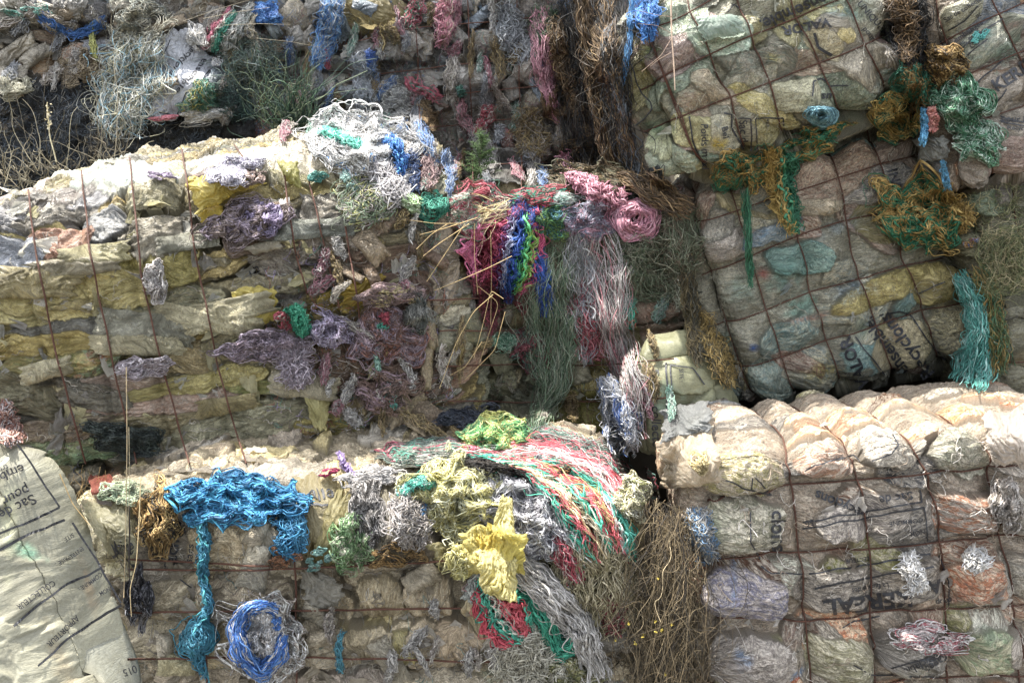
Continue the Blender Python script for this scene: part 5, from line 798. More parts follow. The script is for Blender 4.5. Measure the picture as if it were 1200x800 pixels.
H_('bright blue tail trailing down from the rainbow skein', [(618, 275, 14), (630, 310, 18), (640, 345, 20), (644, 372, 14)], 170, ['1f58b8', '2f70d0', '1848a0'], curl=2, thick=.10, r=.0022, splay=.2)
H_('short dark blue tail under the crimson strands', [(586, 320, 10), (592, 340, 10), (598, 356, 6)], 60, ['20408c', '3058a0', '5c3464'], curl=1.5, thick=.06)
H_('dark red strands hanging down the middle bale face', [(562, 310, 30), (572, 350, 20), (580, 395, 10)], 110, ['6c2030', '8c2c3c', '5c2830'], curl=4, thick=.05, ends=(0, .3, .5, 1))
N_('red dark mesh scrap between the crimson and blue tails', (614, 345), (12, 24), 0, 120, ['7c3038', '9c5050', '5c3a34'], thick=.06)
N_('faded red knotted twine low on the middle bale', (624, 408), (22, 22), 0, 200, ['8c4048', 'a86064', '6c3038', '4c7464'], thick=.08, loops=1.6)
H_('green twine wisp left of the faded red knot', [(576, 396, 8), (592, 402, 14), (606, 396, 10)], 70, ['3f7c60', '5c9474', 'a0b8a0'], curl=3, thick=.05)
N_('lilac and pink cap of the long hanging fringe', (690, 256), (30, 22), 0, 330, ['a08ca0', 'b88898', 'b8bcc8', '8890a8'], thick=.14, loops=1.5)
H_('long pink and white fringe hanging over the middle bale', [(700, 262, 50), (708, 310, 60), (716, 370, 34), (730, 430, 26), (745, 480, 20), (756, 520, 8)], 210, ['c8bcb8', ('c88088', 1), 'b8b4b0', 'a8a8a0'], r=.0014, curl=5, cf=1.5, thick=.12, k=60, ends=(0, .2, .4, 1))
H_('grey-lilac fringe left of the long pink one', [(676, 262, 20), (680, 320, 30), (684, 380, 30), (690, 430, 14)], 170, ['9ca0a8', 'b4b4b4', '8c8c88'], curl=4, thick=.10, k=50, ends=(0, .2, .5, 1))
H_('long sage green fringe down the centre of the middle bale', [(656, 285, 46), (648, 350, 66), (645, 410, 56), (652, 450, 34), (634, 485, 12), (616, 520, 6)], 330, ['5c7c58', '7c9470', '9cac94', '4c6c50', 'a8a890'], r=.0013, curl=6, cf=1.5, thick=.12, k=60, ends=(0, .3, .35, 1))
H_('rosy knotted cord hanging behind the pink fringe', [(684, 322, 22), (680, 350, 26), (686, 380, 16), (696, 422, 20)], 170, ['a84c58', 'c47078', '84343f'], curl=5, cf=3, thick=.08, r=.0024)
H_('shaggy grey-green mat hanging at the right of the middle bale', [(745, 248, 70), (765, 285, 110), (778, 325, 80), (790, 350, 30)], 900, ['5c6c4c', '7c8468', '8c8c74', '6c5c48', '4c5c40'], curl=6, cf=2, thick=.10, ends=(0, .7, .3, 1), k=24, r=.0014)
H_('pale wispy tail at the right end of the shaggy mat', [(780, 290, 20), (796, 325, 16), (798, 365, 8)], 90, ['a8a890', '8c9078', 'b8b8a4'], curl=3, thick=.06)
H_('pink rope running down to the coil on the middle bale', [(658, 178, 6), (668, 200, 10), (686, 218, 18), (710, 228, 24), (735, 240, 22)], 120, ['c07c90', 'd094a4', 'a86478'], curl=3, cf=3, thick=.10, r=.0035, k=50, lift=.05)
N_('pink rope coil at the end of the pink rope', (746, 256), (23, 19), 0, 70, ['c88498', 'd49cac', 'b06c80'], coil=True, thick=.09, r=.004, lift=.06, fray=0, loops=1.6)
N_('faded pink and grey scrap right of the pink coil', (785, 235), (18, 14), 0, 140, ['a88088', '8c8480', '6c7c74'], thick=.08)
H_('white and blue twisted bundle right below the middle bale', [(706, 440, 18), (722, 475, 30), (730, 510, 36), (728, 535, 26)], 330, ['c8ccd4', 'b8bcc4', 'd4d4d4', ('4c78c0', .5)], flat=True, lift=.05, curl=2.5, thick=.10, bands=False, ends=(0, .3, .6, 1))
N_('blue twine eye within the white and blue bundle', (736, 488), (11, 17), 30, 110, ['2f5cac', '4474bc', '8c98b0'], coil=True, thick=.06)
N_('teal scrap under the pale teal film triangle', (736, 372), (9, 12), 0, 80, ['1f9c80', '2fb090', ('b85840', .4)], thick=.05)
N_('dark blue-black netting at the foot of the middle bale', (545, 488), (30, 12), 0, 160, ['1f2430', '2c3444', '3c4450'], thick=.08)
N_('yellow and green twine ball between the middle and lower bale', (582, 506), (33, 21), 0, 620, ['c8cc60', 'd8d478', '9cc870', '68b070', 'e0dc90'], thick=.16, loops=1.2, r=.0022, fray=.05, lift=.03, patch=22)
# big left bale
F_ = dict(r=.0015)
N_('white fuzzy mat with blue flecks on the right crest of the left bale', (425, 168), (50, 26), -15, 1300, [('e0dcd6', 5), ('c8c4c0', 3), ('2f90dc', .12)], thick=.12, loops=1.2, fray=.3, kink=.5)
N_('bright blue fleck on top of the white fuzzy mat', (421, 142), (16, 5), 0, 160, ['1f78d0', '2f90e0'], thick=.14, loops=2, lift=.03)
H_('blue fringe down the right rim of the white fuzzy mat', [(452, 158, 10), (464, 172, 12), (470, 190, 10), (470, 205, 6)], 200, ['1f80d8', '3fa0e0', '2f70c0'], curl=2, thick=.12, lift=.03)
H_('aqua green band across the left of the white fuzzy mat', [(374, 148, 10), (396, 156, 14), (412, 166, 12), (424, 174, 12)], 260, ['5cd0b8', '3fc0a4', '8cdccc'], curl=2, thick=.13, lift=.03)
H_('greyish white fleece falling right of the blue fringe', [(436, 185, 26), (450, 200, 36), (462, 222, 34), (478, 232, 20)], 360, ['c0bcbc', 'a8a4a8', 'd0ccc8'], curl=3, thick=.10)
N_('lime tipped tuft at the right shoulder of the left bale', (482, 236), (16, 9), -25, 170, ['b8d09c', 'a0c088', 'd0dcc0'], thick=.08)
N_('ragged white fringe along the crest of the left bale', (246, 134), (28, 7), 5, 260, WH, thick=.07, loops=2, fray=.4)
N_('salmon pink fringe behind the crest of the left bale', (195, 139), (15, 3), 5, 110, ['d0707c', 'd88890'], thick=.06, lift=.01)
N_('lilac-white frayed tuft above the yellow film', (275, 196), (26, 14), 15, 300, ['c0bcc8', 'd0ccd0', 'a09cb0'], thick=.08, loops=1.5, fray=.3)
N_('frayed pinkish knot right of the lilac-white tuft', (298, 208), (10, 9), 0, 110, ['a89084', '8c7468', 'b8a49c'], thick=.07)
N_('brown and mauve tangle beneath the yellow film', (288, 258), (38, 20), 12, 520, ['6c5c54', '8c7c78', '9c8c9c', '5c4c44'], thick=.09, loops=2, kink=.4, patch=25)
N_('lavender tuft inside the brown and mauve tangle', (312, 253), (16, 17), 0, 280, ['a898bc', 'b8a8c8', '8c80a0'], thick=.11, loops=2, lift=.02)
N_('teal netting scrap near the right end of the crest', (370, 206), (10, 8), 0, 90, ['4f9c90', '3f8478'], thick=.05)
H_('green and grey netting hanging below the white fleece', [(420, 200, 50), (430, 228, 70), (445, 262, 50)], 330, ['6c8464', '8c947c', '8c8480', 'a0a05c'], curl=5, thick=.06, ends=(0, .5, .5, 1))
H_('pale green strand strip on the netting of the left bale', [(400, 200, 8), (412, 215, 10), (422, 228, 8)], 60, ['9cc8bc', 'b8d0c4'], curl=1.5, thick=.05)
N_('big lilac shredded tangle on the lower right of the left bale', (312, 404), (42, 13), 5, 480, ['a894a4', '8c7c88', 'b8a8b8', '78686c'], thick=.11, loops=1.2)
N_('second lilac tangle right of the big one', (385, 388), (22, 16), -20, 280, ['a898b4', '9488a0', 'b8b0c4', '6c5c60'], thick=.10, loops=1.2)
H_('lilac strands hanging from the big lilac tangle', [(340, 395, 30), (345, 425, 30), (352, 455, 16)], 190, ['a094a0', '84747c', 'b4a8b0'], curl=4, thick=.08)
H_('teal green tuft between the yellow flap and lilac tangle', [(340, 358, 16), (348, 372, 20), (358, 394, 8)], 210, ['2fac84', '1f9470', '5cc8a0'], curl=1.5, thick=.09, lift=.03)
N_('crimson tuft left of the teal green one', (334, 376), (9, 9), 0, 130, ['b03c50', 'c85c68', 'a0a090'], thick=.08, lift=.03)
N_('small grey-white knot on the third wire of the left bale', (183, 330), (11, 19), 0, 230, ['b0a8a0', '8c8480', 'c8c4c0'], thick=.06, loops=1.5)
N_('whitish lilac frays under the second wire of the left bale', (170, 430), (30, 10), 10, 230, ['a89ca4', 'c0b8bc', '84787c'], thick=.06, loops=1.5)
N_('dark green-black netting wad low on the left bale', (146, 514), (36, 14), -8, 480, ['1c2424', '2a3430', '38443c'], thick=.07, loops=1.5)
N_('mauve wad wedged between yellow folds near the crest', (190, 208), (18, 5), -5, 120, ['7c6c80', '94849c'], thick=.04)
for lab, c, s_, cols, n in [('rust and mauve shreds at the right end of the left bale', (460, 395), (34, 26), ['6c4c44', '8c5c4c', '7c6c78', 'a89098', '5c4840'], 380), ('grey-black shreds right of the lilac tangle', (488, 370), (16, 22), ['4c5048', '6c6c64', '8c8c84', '38403c'], 200), ('brownish shreds low on the right end of the left bale', (452, 455), (34, 20), ['6c5444', '84685c', '9c8088', '54443c'], 260),
                         ('pinkish grey shreds above the rust ones', (455, 345), (28, 10), ['8c7470', 'a88c8c', '6c5c58', 'b0a070'], 300)]:
    N_(lab, c, s_, 0, n, cols, thick=.07, loops=2, fray=.3, kink=.4, patch=16)
for lab, g, cols in [('small teal strip amid the rust shreds', [(443, 376, 5), (450, 392, 14)], ['2f8c74', '4c9c84']), ('red tuft amid the rust shreds', [(450, 366, 10), (455, 380, 8)], ['b84858', 'a03444']), ('long teal strip below the rust shreds', [(452, 440, 8), (458, 465, 10), (464, 480, 5)], ['4c9484', '3f7c70']), ('pale teal strand left of the rust shreds', [(440, 405, 4), (444, 440, 5)], ['6ca08c', '8cb0a0']), ('purple twist poking up between the left and lower bales', [(396, 528, 5), (404, 545, 6), (418, 560, 4)], ['8c74a8', 'a48cc0'])]:
    H_(lab, g, 60, cols, curl=1.2, thick=.05)
H_('rusty pink strands at the far left edge above the printed sack', [(0, 470, 16), (8, 495, 22), (20, 520, 20)], 170, ['a87868', 'c0a090', '8c5c4c', 'b8b0b0'], curl=3, thick=.06)
# lower middle bale
N_('bright blue twine heap on the left of the lower bale', (277, 583), (70, 25), -4, 470, ['1878a8', '2090c4', '28a4cc', '145c84'], thick=.13, loops=1.6, r=.0026, fray=.03, k=70, lift=.02)
N_('blue twine lobe hanging from the left of the blue heap', (236, 600), (22, 14), 0, 110, ['1878a8', '28a0c8'], thick=.08, loops=1.4, r=.0025)
H_('blue-teal twine tail descending left of the pale rag', [(232, 600, 10), (241, 630, 7), (237, 670, 5), (246, 710, 6), (228, 745, 12), (242, 800, 5)], 60, ['1c7894', '2888a8', '2c98a0'], curl=4, cf=4, thick=.07, r=.0022, k=80)
N_('blue-teal coil at the bend of the descending tail', (229, 748), (16, 17), 0, 110, ['1c7894', '2c90a8', '24687c'], coil=True, thick=.07, r=.0022)
H_('blue twine tail at the right end of the blue heap', [(336, 592, 14), (342, 622, 26), (336, 655, 22)], 120, ['1878a8', '2894c0', '1f6c8c'], curl=6, cf=2, thick=.06, r=.0022)
N_('orange-brown netting under the right blue tail', (332, 652), (16, 12), 0, 110, ['8c5c34', 'a8744c', '5c4430'], thick=.05)
N_('golden dry netting wad left of the blue heap', (185, 606), (20, 34), 10, 260, ['b08c48', 'c8a860', '8c6c34', ('2c2820', 1)], thick=.08, loops=1.5)
N_('pale green cream netting lump at the left of the lower bale', (140, 576), (24, 12), 5, 230, ['a8b490', 'b8bc9c', '8ca080'], thick=.07, loops=2)
N_('tiny magenta scrap behind the printed beige fold', (382, 553), (12, 4), 10, 70, ['b82c60', '8c2048'], thick=.05)
N_('grey and black frayed netting between the film strips', (428, 598), (16, 36), 0, 420, ['8c8884', '5c5854', 'a8a4a0', '34302c'], thick=.06, loops=2)
N_('light green tangle under the grey and black netting', (412, 636), (20, 28), 0, 330, ['7ca464', '98b884', '5c8450', 'a8a890'], thick=.07, loops=1.6)
N_('whitish strands at the back left of the lower bale top', (436, 556), (30, 9), 8, 240, ['b0aca8', 'c8c4c0', '8c8884'], thick=.06, loops=2)
N_('aqua topped cap of the grey fringe ball', (492, 570), (20, 12), 15, 300, ['4cc0ac', '6cd0c0', '2fa890', 'b8c8c0'], thick=.12, loops=1.6)
H_('grey fringe ball hanging under its aqua cap', [(488, 576, 36), (480, 605, 44), (484, 645, 22)], 360, ['a8a09c', 'b8b4b0', '8c847c'], curl=3, thick=.12, ends=(0, .3, .6, 1))
H_('small blue loop dangling from the grey fringe ball', [(500, 585, 4), (497, 600, 6), (490, 612, 10)], 40, ['2f88c8', '3fa0dc'], curl=2, thick=.08)
N_('golden black netting bits below the grey fringe ball', (462, 650), (26, 12), 0, 170, ['8c6c34', 'a8884c', '2c2418'], thick=.06)
N_('big pale yellow woolly heap on top of the lower bale', (545, 580), (54, 40), -10, 1500, ['d8d078', 'dcd8a0', 'c8c080', 'e0dcb8', ('a8a058', .5)], thick=.15, loops=1.4, fray=.08, patch=30)
N_('grey and white woolly heap right of the yellow one', (620, 598), (56, 44), -25, 1900, ['c8c6cc', 'dcdade', 'a09ea6', ('5c5a62', .4), 'e8e6e8'], thick=.16, loops=2.2, fray=.06, kink=.5)
H_('frayed lower hem of the grey and white heap', [(600, 630, 40), (640, 622, 50), (668, 622, 30)], 300, ['c0bec4', 'dcdadc', '6c6a70'], curl=4, thick=.10)
H_('black frayed band curving over the grey and white heap', [(545, 541, 8), (580, 546, 12), (610, 552, 14), (632, 568, 12)], 260, ['14120f', '2a2620', '3c342c'], curl=1.5, thick=.14, lift=.06)
N_('black and gold netting patch near the curving bands', (660, 553), (22, 12), -15, 240, ['1c1814', 'c09848', 'd0a860', '2c2418'], thick=.10, loops=2, lift=.03, patch=6)
RTC = ['d8525e', 'e0707c', '3fc0a0', '2fae90', 'd8d4c0', 'd0bc84', 'e0dcd0']
H_('arched red, aqua and cream bands over the lower bale', [(565, 540, 16), (620, 548, 26), (660, 575, 44), (690, 610, 56), (712, 655, 60)], 720, ['c8b070', 'e05c68', '3cc0a0', 'd8ccb0', 'd0b884', 'e0606c', '34b898', 'e0dcd4'], curl=2, thick=.16, bands=True, ends=(0, .2, .65, 1), lift=.04)
H_('upper red and white strands along the back of the lower bale', [(536, 528, 14), (590, 528, 22), (650, 532, 24), (700, 556, 26), (735, 590, 20)], 420, ['e0606c', 'd8d4cc', 'e07880', '4cc4a8'], curl=2.5, thick=.12, bands=True, ends=(0, .4, .5, 1), lift=.03)
H_('teal, red and grey strands behind the upper red ones', [(600, 505, 14), (660, 515, 22), (710, 535, 20), (745, 565, 12)], 300, ['a8a8a0', '4c8c7c', 'b04c5c', '8c9c90'], curl=2.5, thick=.08, ends=(0, .5, .4, 1))
N_('grey cluttered twine at the back left of the lower bale top', (510, 530), (60, 12), 3, 420, ['8c8c80', 'a8a89c', '6c7c70', '5c5c54', ('a8485c', .5), ('4c9c84', .5)], thick=.06, loops=1.5, patch=12)
N_('pink and teal tuft left of the upper red strands', (558, 527), (16, 8), 0, 170, ['d85c74', 'e08094', '3fb09c'], thick=.09, patch=8)
H_('cream straw-like fringe falling down the right of the lower bale', [(672, 590, 40), (690, 640, 84), (698, 690, 96), (690, 750, 70)], 1100, ['c0b48c', 'a89c78', 'd0c4a0', '8c845c'], curl=2.5, thick=.10, ends=(0, .4, .45, 1))
H_('dark red skein under the hem of the grey and white heap', [(650, 620, 16), (664, 655, 24), (682, 690, 18)], 230, ['a02c40', 'b84458', 'c8b0a8'], curl=2, thick=.10, lift=.03)
H_('aqua strands at the outer edge of the arched bands', [(694, 560, 10), (716, 592, 16), (730, 625, 18), (738, 660, 12)], 260, ['3cbca0', '5cd0b8', 'd0ccc4', 'd05c68'], curl=2, thick=.10, bands=True)
N_('woolly cream ball at the right end of the lower bale', (738, 582), (19, 22), 0, 430, ['d0c8a0', 'b8bc7c', 'dcd8c4'], thick=.16, loops=2, lift=.03, fray=.05)
H_('pink and white strands between the cream ball and cream bale', [(752, 548, 8), (762, 570, 14), (764, 592, 14)], 150, ['d87080', 'd8c8c0', '7cb0a0'], curl=2, thick=.08)
N_('red knot above the woolly cream ball', (752, 554), (7, 8), 0, 80, ['c83c50', 'd85c6c'], thick=.07, lift=.02)
H_('red and aqua bundle hanging from the yellow bow', [(570, 668, 24), (580, 700, 52), (604, 735, 56), (618, 748, 20)], 560, ['3cb494', 'd04454', 'e0606c', 'b8b8a8', '34a88c', 'c83c50'], curl=1.5, thick=.12, bands=True, ends=(0, .2, .7, 1), r=.0022)
H_('aqua loop swinging right of the red and aqua bundle', [(616, 690, 14), (640, 728, 20), (655, 765, 22), (672, 758, 20), (680, 728, 14), (662, 690, 8)], 330, ['2ca888', '34bc98', '1f8c70'], curl=1.5, thick=.09, r=.0022, ends=(0, .1, .8, 1))
H_('long grey-white skein falling diagonally to the right', [(600, 660, 26), (640, 690, 34), (680, 735, 26), (705, 800, 30)], 460, ['c0bcb4', 'a8a49c', 'd0ccc8'], curl=2, thick=.12, ends=(0, .3, .6, 1), lift=.05)
H_('pale grey wisp left of the red and aqua bundle', [(572, 650, 12), (560, 680, 14), (548, 705, 18)], 150, ['b8bcb4', 'a0a49c'], curl=2, thick=.06)
H_('dark pink end at the lower right of the aqua loop', [(670, 755, 12), (680, 768, 14)], 60, ['b83450', 'c85068'], curl=1, thick=.06)
H_('crimson strands low between the bale and the dry grass', [(708, 695, 18), (722, 715, 24), (716, 745, 16)], 190, ['8c2438', 'a83c4c', '6c4c40'], curl=3, thick=.07)
N_('olive green frayed wad at the bottom of the lower bale', (668, 785), (30, 20), 0, 330, ['8c8c50', 'a8a068', '6c7048', 'b8b498'], thick=.08, loops=1.5)
H_('white frayed strands across the bottom centre', [(600, 740, 60), (620, 770, 80), (640, 815, 70)], 420, ['c0bca8', 'a8a490', 'd0ccbc'], curl=4, thick=.08, ends=(0, .5, .5, 1))
N_('white woolly coil low on the left of the lower bale', (312, 750), (34, 44), 10, 750, ['e0dad2', 'c8c0b6', 'ece8e2', 'a89c90'], thick=.12, loops=1.4, lift=.02)
H_('blue band wrapped round the white woolly coil', [(326, 716, 8), (310, 709, 10), (290, 713, 12), (277, 735, 14), (284, 768, 16), (305, 790, 16), (326, 770, 14), (333, 742, 9)], 260, ['1f64b8', '2f78cc', ('d8d4cc', .7), '4f8cd0'], curl=3, thick=.09, ends=(0, .1, .85, 1), lift=.10)
N_('white fuzzy heart inside the blue band of the coil', (308, 746), (17, 26), 10, 420, ['ece8e2', 'd8d0c8', 'f0ece8'], thick=.09, loops=1.4, lift=.09)
N_('blue scrap at the top of the white woolly coil', (324, 728), (7, 8), 0, 90, ['2f70c0', '4888d0'], thick=.05, lift=.11)
H_('thin teal cord at the lower centre left', [(402, 738, 4), (396, 760, 5), (400, 790, 6)], 26, ['3f8c9c', '2f788c'], curl=3, thick=.03)
N_('black glossy scraps right of the long printed sack', (163, 700), (12, 30), 0, 230, ['2c2c30', '54545c', '8c8c90', '1c1c20'], thick=.06, loops=1.5)
N_('pale teal frayed net in the bottom of the dull corner bale', (372, 655), (14, 9), 0, 80, ['5c8c84', '7ca098'], thick=.04)
# right middle bale
GG = ['1f6c4c', '2c8058', ('b08c34', 1), ('8c7430', .8)]; GO = ['b8963c', 'a08030', 'c8a850', '7c6428']
N_('green and gold netting over the left shoulder of the mottled bale', (872, 200), (32, 20), 10, 420, GG, thick=.09, loops=1.6, r=.0022)
H_('green and gold netting tail hanging beside the grid', [(918, 172, 30), (915, 210, 24), (922, 245, 18), (930, 275, 10)], 300, ['1f6c4c', '2c8058', 'a08434', 'b8983c'], curl=4, cf=2.5, thick=.09, bands=True, r=.0022, lift=.03)
H_('single dark green strand hanging over the mottled bale', [(873, 220, 8), (876, 270, 5), (880, 338, 5)], 40, ['1c6444', '2c7850'], curl=2, thick=.05, lift=.04)
N_('green and gold netting tucked under the upper tilted bale', (955, 165), (40, 14), 22, 360, GG, thick=.09, loops=1.6, r=.0022)
N_('gold netting on the top right of the mottled bale', (1055, 135), (26, 22), -30, 360, ['b8983c', '1f6c4c', 'a08434', 'c8ac54'], thick=.09, loops=1.5, r=.0022)
N_('large green and gold netting nest at the right of the mottled bale', (1078, 252), (44, 34), -10, 800, ['1f7450', '268058', ('b08c38', 1.2), ('c4a450', .7)], thick=.12, loops=1.3, r=.0023, fray=.1, patch=18, lift=.02)
H_('gold frays trailing right from the large netting nest', [(1100, 225, 20), (1118, 248, 26), (1136, 268, 20)], 160, GO, curl=4, thick=.07, r=.002)
N_('green and brown netting clump between the two top right bales', (1074, 95), (18, 28), 0, 330, ['1f6c54', '8c6c34', '2c7c60', 'b09050'], thick=.10, loops=1.5, patch=10)
H_('black netting curtain in the gap at the top right', [(1060, -30, 40), (1066, 30, 40), (1076, 90, 24)], 200, ['0e1014', '181a1c', '2a2418'], r=.0015, curl=3, thick=.12, flat=True)
H_('rusty gold chain-like cords hanging in the top right gap', [(1052, -10, 20), (1062, 30, 24), (1068, 70, 12)], 90, ['6c5430', '8c6c3c', '54422c'], curl=4, cf=3, thick=.08, flat=True, lift=.08)
N_('golden knitted netting lump left of the printed right edge bale', (1106, 74), (18, 22), 30, 330, ['a8843c', '8c6c34', 'c0a05c', '4c3c24'], thick=.10, loops=1.5, lift=.02)
N_('pale blue film knot tied at the bottom of the upper tilted bale', (963, 136), (14, 9), -5, 170, ['5c98a8', '7cb0bc', '3f7484'], coil=True, thick=.10, r=.0024, lift=.02)
H_('sky blue twine ends hanging right of the mottled bale top', [(1082, 126, 6), (1084, 145, 8), (1080, 172, 5)], 60, ['3f98c8', '5cb0d8'], curl=1, thick=.05, r=.0028, lift=.05)
H_('coral pink twine ends beside the sky blue ones', [(1090, 125, 8), (1094, 140, 10), (1092, 155, 8)], 70, ['d08078', 'e09888'], curl=1.2, thick=.05, r=.0028, lift=.05)
H_('lone sky blue strand lower right of the grey bag tuft', [(1104, 188, 4), (1107, 205, 6), (1110, 224, 8)], 40, ['4c9cc4', '6cb4d4'], curl=1, thick=.04, lift=.04)
H_('turquoise fibre band down the right end of the mottled bale', [(1122, 320, 16), (1140, 350, 18), (1150, 385, 24), (1142, 425, 40), (1130, 452, 46)], 560, ['4cacA0'.lower(), '6cc4b8', '3f9488', '8cb8b0'], curl=2.5, thick=.10, ends=(0, .4, .5, 1))
H_('gold and green netting beside the turquoise band', [(1142, 310, 14), (1160, 350, 20), (1168, 400, 20), (1172, 440, 16)], 300, ['7c6c30', 'a0843c', '3c6440', '54682f'], curl=5, thick=.09, ends=(0, .4, .5, 1))
N_('brown-gold knot within the turquoise band', (1158, 400), (12, 14), 0, 110, ['8c5c2c', 'a87c44', '1f7c5c'], thick=.08)
H_('gold-brown netting hanging at the lower left of the mottled bale', [(814, 360, 16), (830, 390, 18), (848, 425, 20), (860, 455, 16)], 330, ['a08438', '8c7434', 'b89c54', '54503c'], curl=4, thick=.08, ends=(0, .4, .5, 1))
H_('dull brown chain-like cord left of the mottled bale', [(800, 270, 12), (806, 330, 14), (812, 390, 12), (822, 430, 8)], 130, ['5c5030', '7c6c40', '3f3c2c'], curl=4, cf=4, thick=.07, flat=True)
N_('pink twist scrap at the corner below the gold netting', (1138, 285), (8, 8), 0, 60, ['a85c6c', '5c7cb0', 'b89048'], thick=.05)
# right edge
N_('green and white twine ball on the right edge bale', (1128, 124), (27, 26), 0, 620, ['4c8c64', '6ca484', 'b0c8b4', '387450'], thick=.12, loops=1.4, fray=.05, lift=.01)
N_('smaller green and white twine wad below the twine ball', (1148, 166), (25, 20), -20, 430, ['5c9c74', 'a8c4ac', 'c4d4c4', '44805c'], thick=.09, loops=1.4)
N_('aqua scrap printed over on the right edge bale', (1150, 42), (12, 5), 35, 60, ['3fa8a0', '5cc0b8'], thick=.02)
# cream topped bale
H_('white frayed loop hanging on the printed row of the gridded bale', [(1064, 645, 12), (1070, 670, 16), (1080, 695, 22)], 130, WH, curl=3, thick=.05)
H_('white frayed strands at the right of the printed row', [(1130, 648, 10), (1145, 655, 22), (1150, 670, 18)], 90, WH, curl=3, thick=.05)
N_('white and reddish frays low on the gridded bale', (1090, 750), (36, 14), -5, 240, ['d0ccc8', 'b8a8a4', ('b05860', .6)], thick=.05, loops=1.5)
N_('grey-white shreds at the split right corner of the gridded bale', (1180, 590), (14, 26), 0, 330, ['c8c0b8', 'a89c90', '8c8478'], thick=.08, loops=1.6)
N_('straw coloured frays at the left top corner of the cream bale', (822, 545), (10, 14), 0, 90, ['b8a468', 'c8b884'], thick=.05)
H_('blue-grey torn fibres down the left edge of the gridded bale', [(815, 595, 16), (820, 630, 22), (832, 660, 16)], 230, ['8c9094', '5c84a8', 'a8a498'], curl=4, thick=.06)
refresh()
bo = empty('film_bow', at(580, 645, float(depth(580, 645))), 'crumpled bright yellow film bow in the middle of the lower bale', 'film')
for i, q in enumerate([[(536, 622), (588, 612), (596, 664), (548, 676)], [(570, 612), (616, 624), (614, 672), (574, 678)], [(556, 646), (608, 640), (604, 706), (566, 694)], [(588, 580), (600, 584), (606, 640), (572, 632)], [(556, 622), (600, 622), (604, 660), (560, 664)]]):
    sheet('bow_loop', None, None, q, ['e4d890', 'e0d480', 'e8e0a8', 'e8e0a8', 'e0cc70'][i], 'd4c470', off=.04 + .03 * (i % 3), puff=.05, crumple=.026, fan=9.0, seed=300 + i, ragged=.10, parent=bo, mott=.3)
H_('pale lemon fringe hanging left of the bright yellow bow', [(545, 640, 24), (540, 655, 30), (552, 675, 20)], 160, ['d4cc78', 'dcd8a0'], curl=3, thick=.08)

# ------------------------------------------------------------------ dry grass, weeds and straws
def stems(name, lab, cat, items, r, cols, seed, group=None, droop=.0, mat=None, k=26, wobble=.01, taper=.6):
    """items: rows of (px, py, t) start, (px, py, t) end and sideways bow in px"""
    rs = np.random.RandomState(seed); n = len(items); s = np.linspace(0, 1, k)[None, :, None]
    A = np.array([at(*i[0]) for i in items])[:, None]; B = np.array([at(*i[1]) for i in items])[:, None]; bo = np.array([i[2] for i in items])[:, None, None]
    P = A * (1 - s) + B * s; d = B - A; side = np.cross(d, (0, 1, 0)); side /= np.linalg.norm(side, axis=2, keepdims=True) + 1e-9
    P = P + side * bo * np.sin(np.pi * s) + np.array((0, 0, 1.0)) * droop * np.sin(np.pi * s) + wobble * np.stack([wob(n, k, 1, .8, rs, s[..., 0]) for _ in range(3)], -1) * s
    rad = r * rs.uniform(.6, 1.3, (n, 1)) * (1 - taper * np.linspace(0, 1, k)[None]); return put_strands(name, P, rad, cols_of(cols, n, rs), lab, cat, group, mat or M_STRAW, seed=seed)
rs = np.random.RandomState(9); ST = ['6c5c3c', '806c48', '4c4028', '30281c', ('a8946c', .3)]
it = []
for i in range(700):
    a = rs.uniform(0, 1); x0 = rs.normal(785, 22); y0 = rs.uniform(585, 650) + (x0 - 780) * .3
    if a < .62: x1 = rs.uniform(722, 830); y1 = rs.uniform(660, 860)
    elif a < .85: x1 = rs.uniform(760, 835); y1 = rs.uniform(700, 860)
    else: x0 = rs.uniform(800, 835); y0 = rs.uniform(680, 820); x1 = rs.uniform(722, 790); y1 = y0 + rs.uniform(-40, 60)
    t = rs.uniform(2.62, 3.15); it.append(((x0, y0, t + .1), (x1, y1, t - rs.uniform(0, .1)), rs.normal(0, .09)))
o = stems('dry_grass_clump', 'clump of dry brown grass in the gap left of the gridded bale', 'dry grass', it, .0017, ST, 9, wobble=.045)
it = [((rs.uniform(715, 830), rs.uniform(640, 860), rs.uniform(2.9, 3.25)), (rs.uniform(690, 830), rs.uniform(640, 860), rs.uniform(2.9, 3.25)), rs.normal(0, .06)) for i in range(420)]
stems('grass_litter', 'dark matted grass litter behind the dry brown clump', 'dry grass', it, .0022, ['4a3f28', '6c5c3c', '2f291c'], 10, wobble=.04)
def leaf_specks(name, lab, cat, spots, size, cols, seed, mat, per=5):
    rs = np.random.RandomState(seed); Vs, Qs, Cs = [], [], []; o_ = 0; cl = cols_of(cols, len(spots), rs)
    for i, c in enumerate(spots):
        P = at(*c)
        for j in range(per):
            d = rs.randn(3); d /= np.linalg.norm(d); e = np.cross(d, rs.randn(3)); e /= np.linalg.norm(e); L_ = size * rs.uniform(.6, 1.3); w = L_ * .4
            Vs += [P, P + d * L_ * .5 + e * w, P + d * L_, P + d * L_ * .5 - e * w]; Qs.append([o_, o_ + 1, o_ + 2, o_ + 3]); Cs += [cl[i]] * 4; o_ += 4
    V = np.array(Vs); ob = mesh_np(name, V, np.array(Qs), mat, V.mean(0), {'col': ('c', np.array(Cs))}, smooth=False); tag(ob, lab, cat); return ob
fl = [(771, 677), (737, 730), (753, 746), (768, 739), (774, 738), (786, 731), (720, 750), (742, 752), (765, 728), (742, 754), (752, 743), (777, 790)]
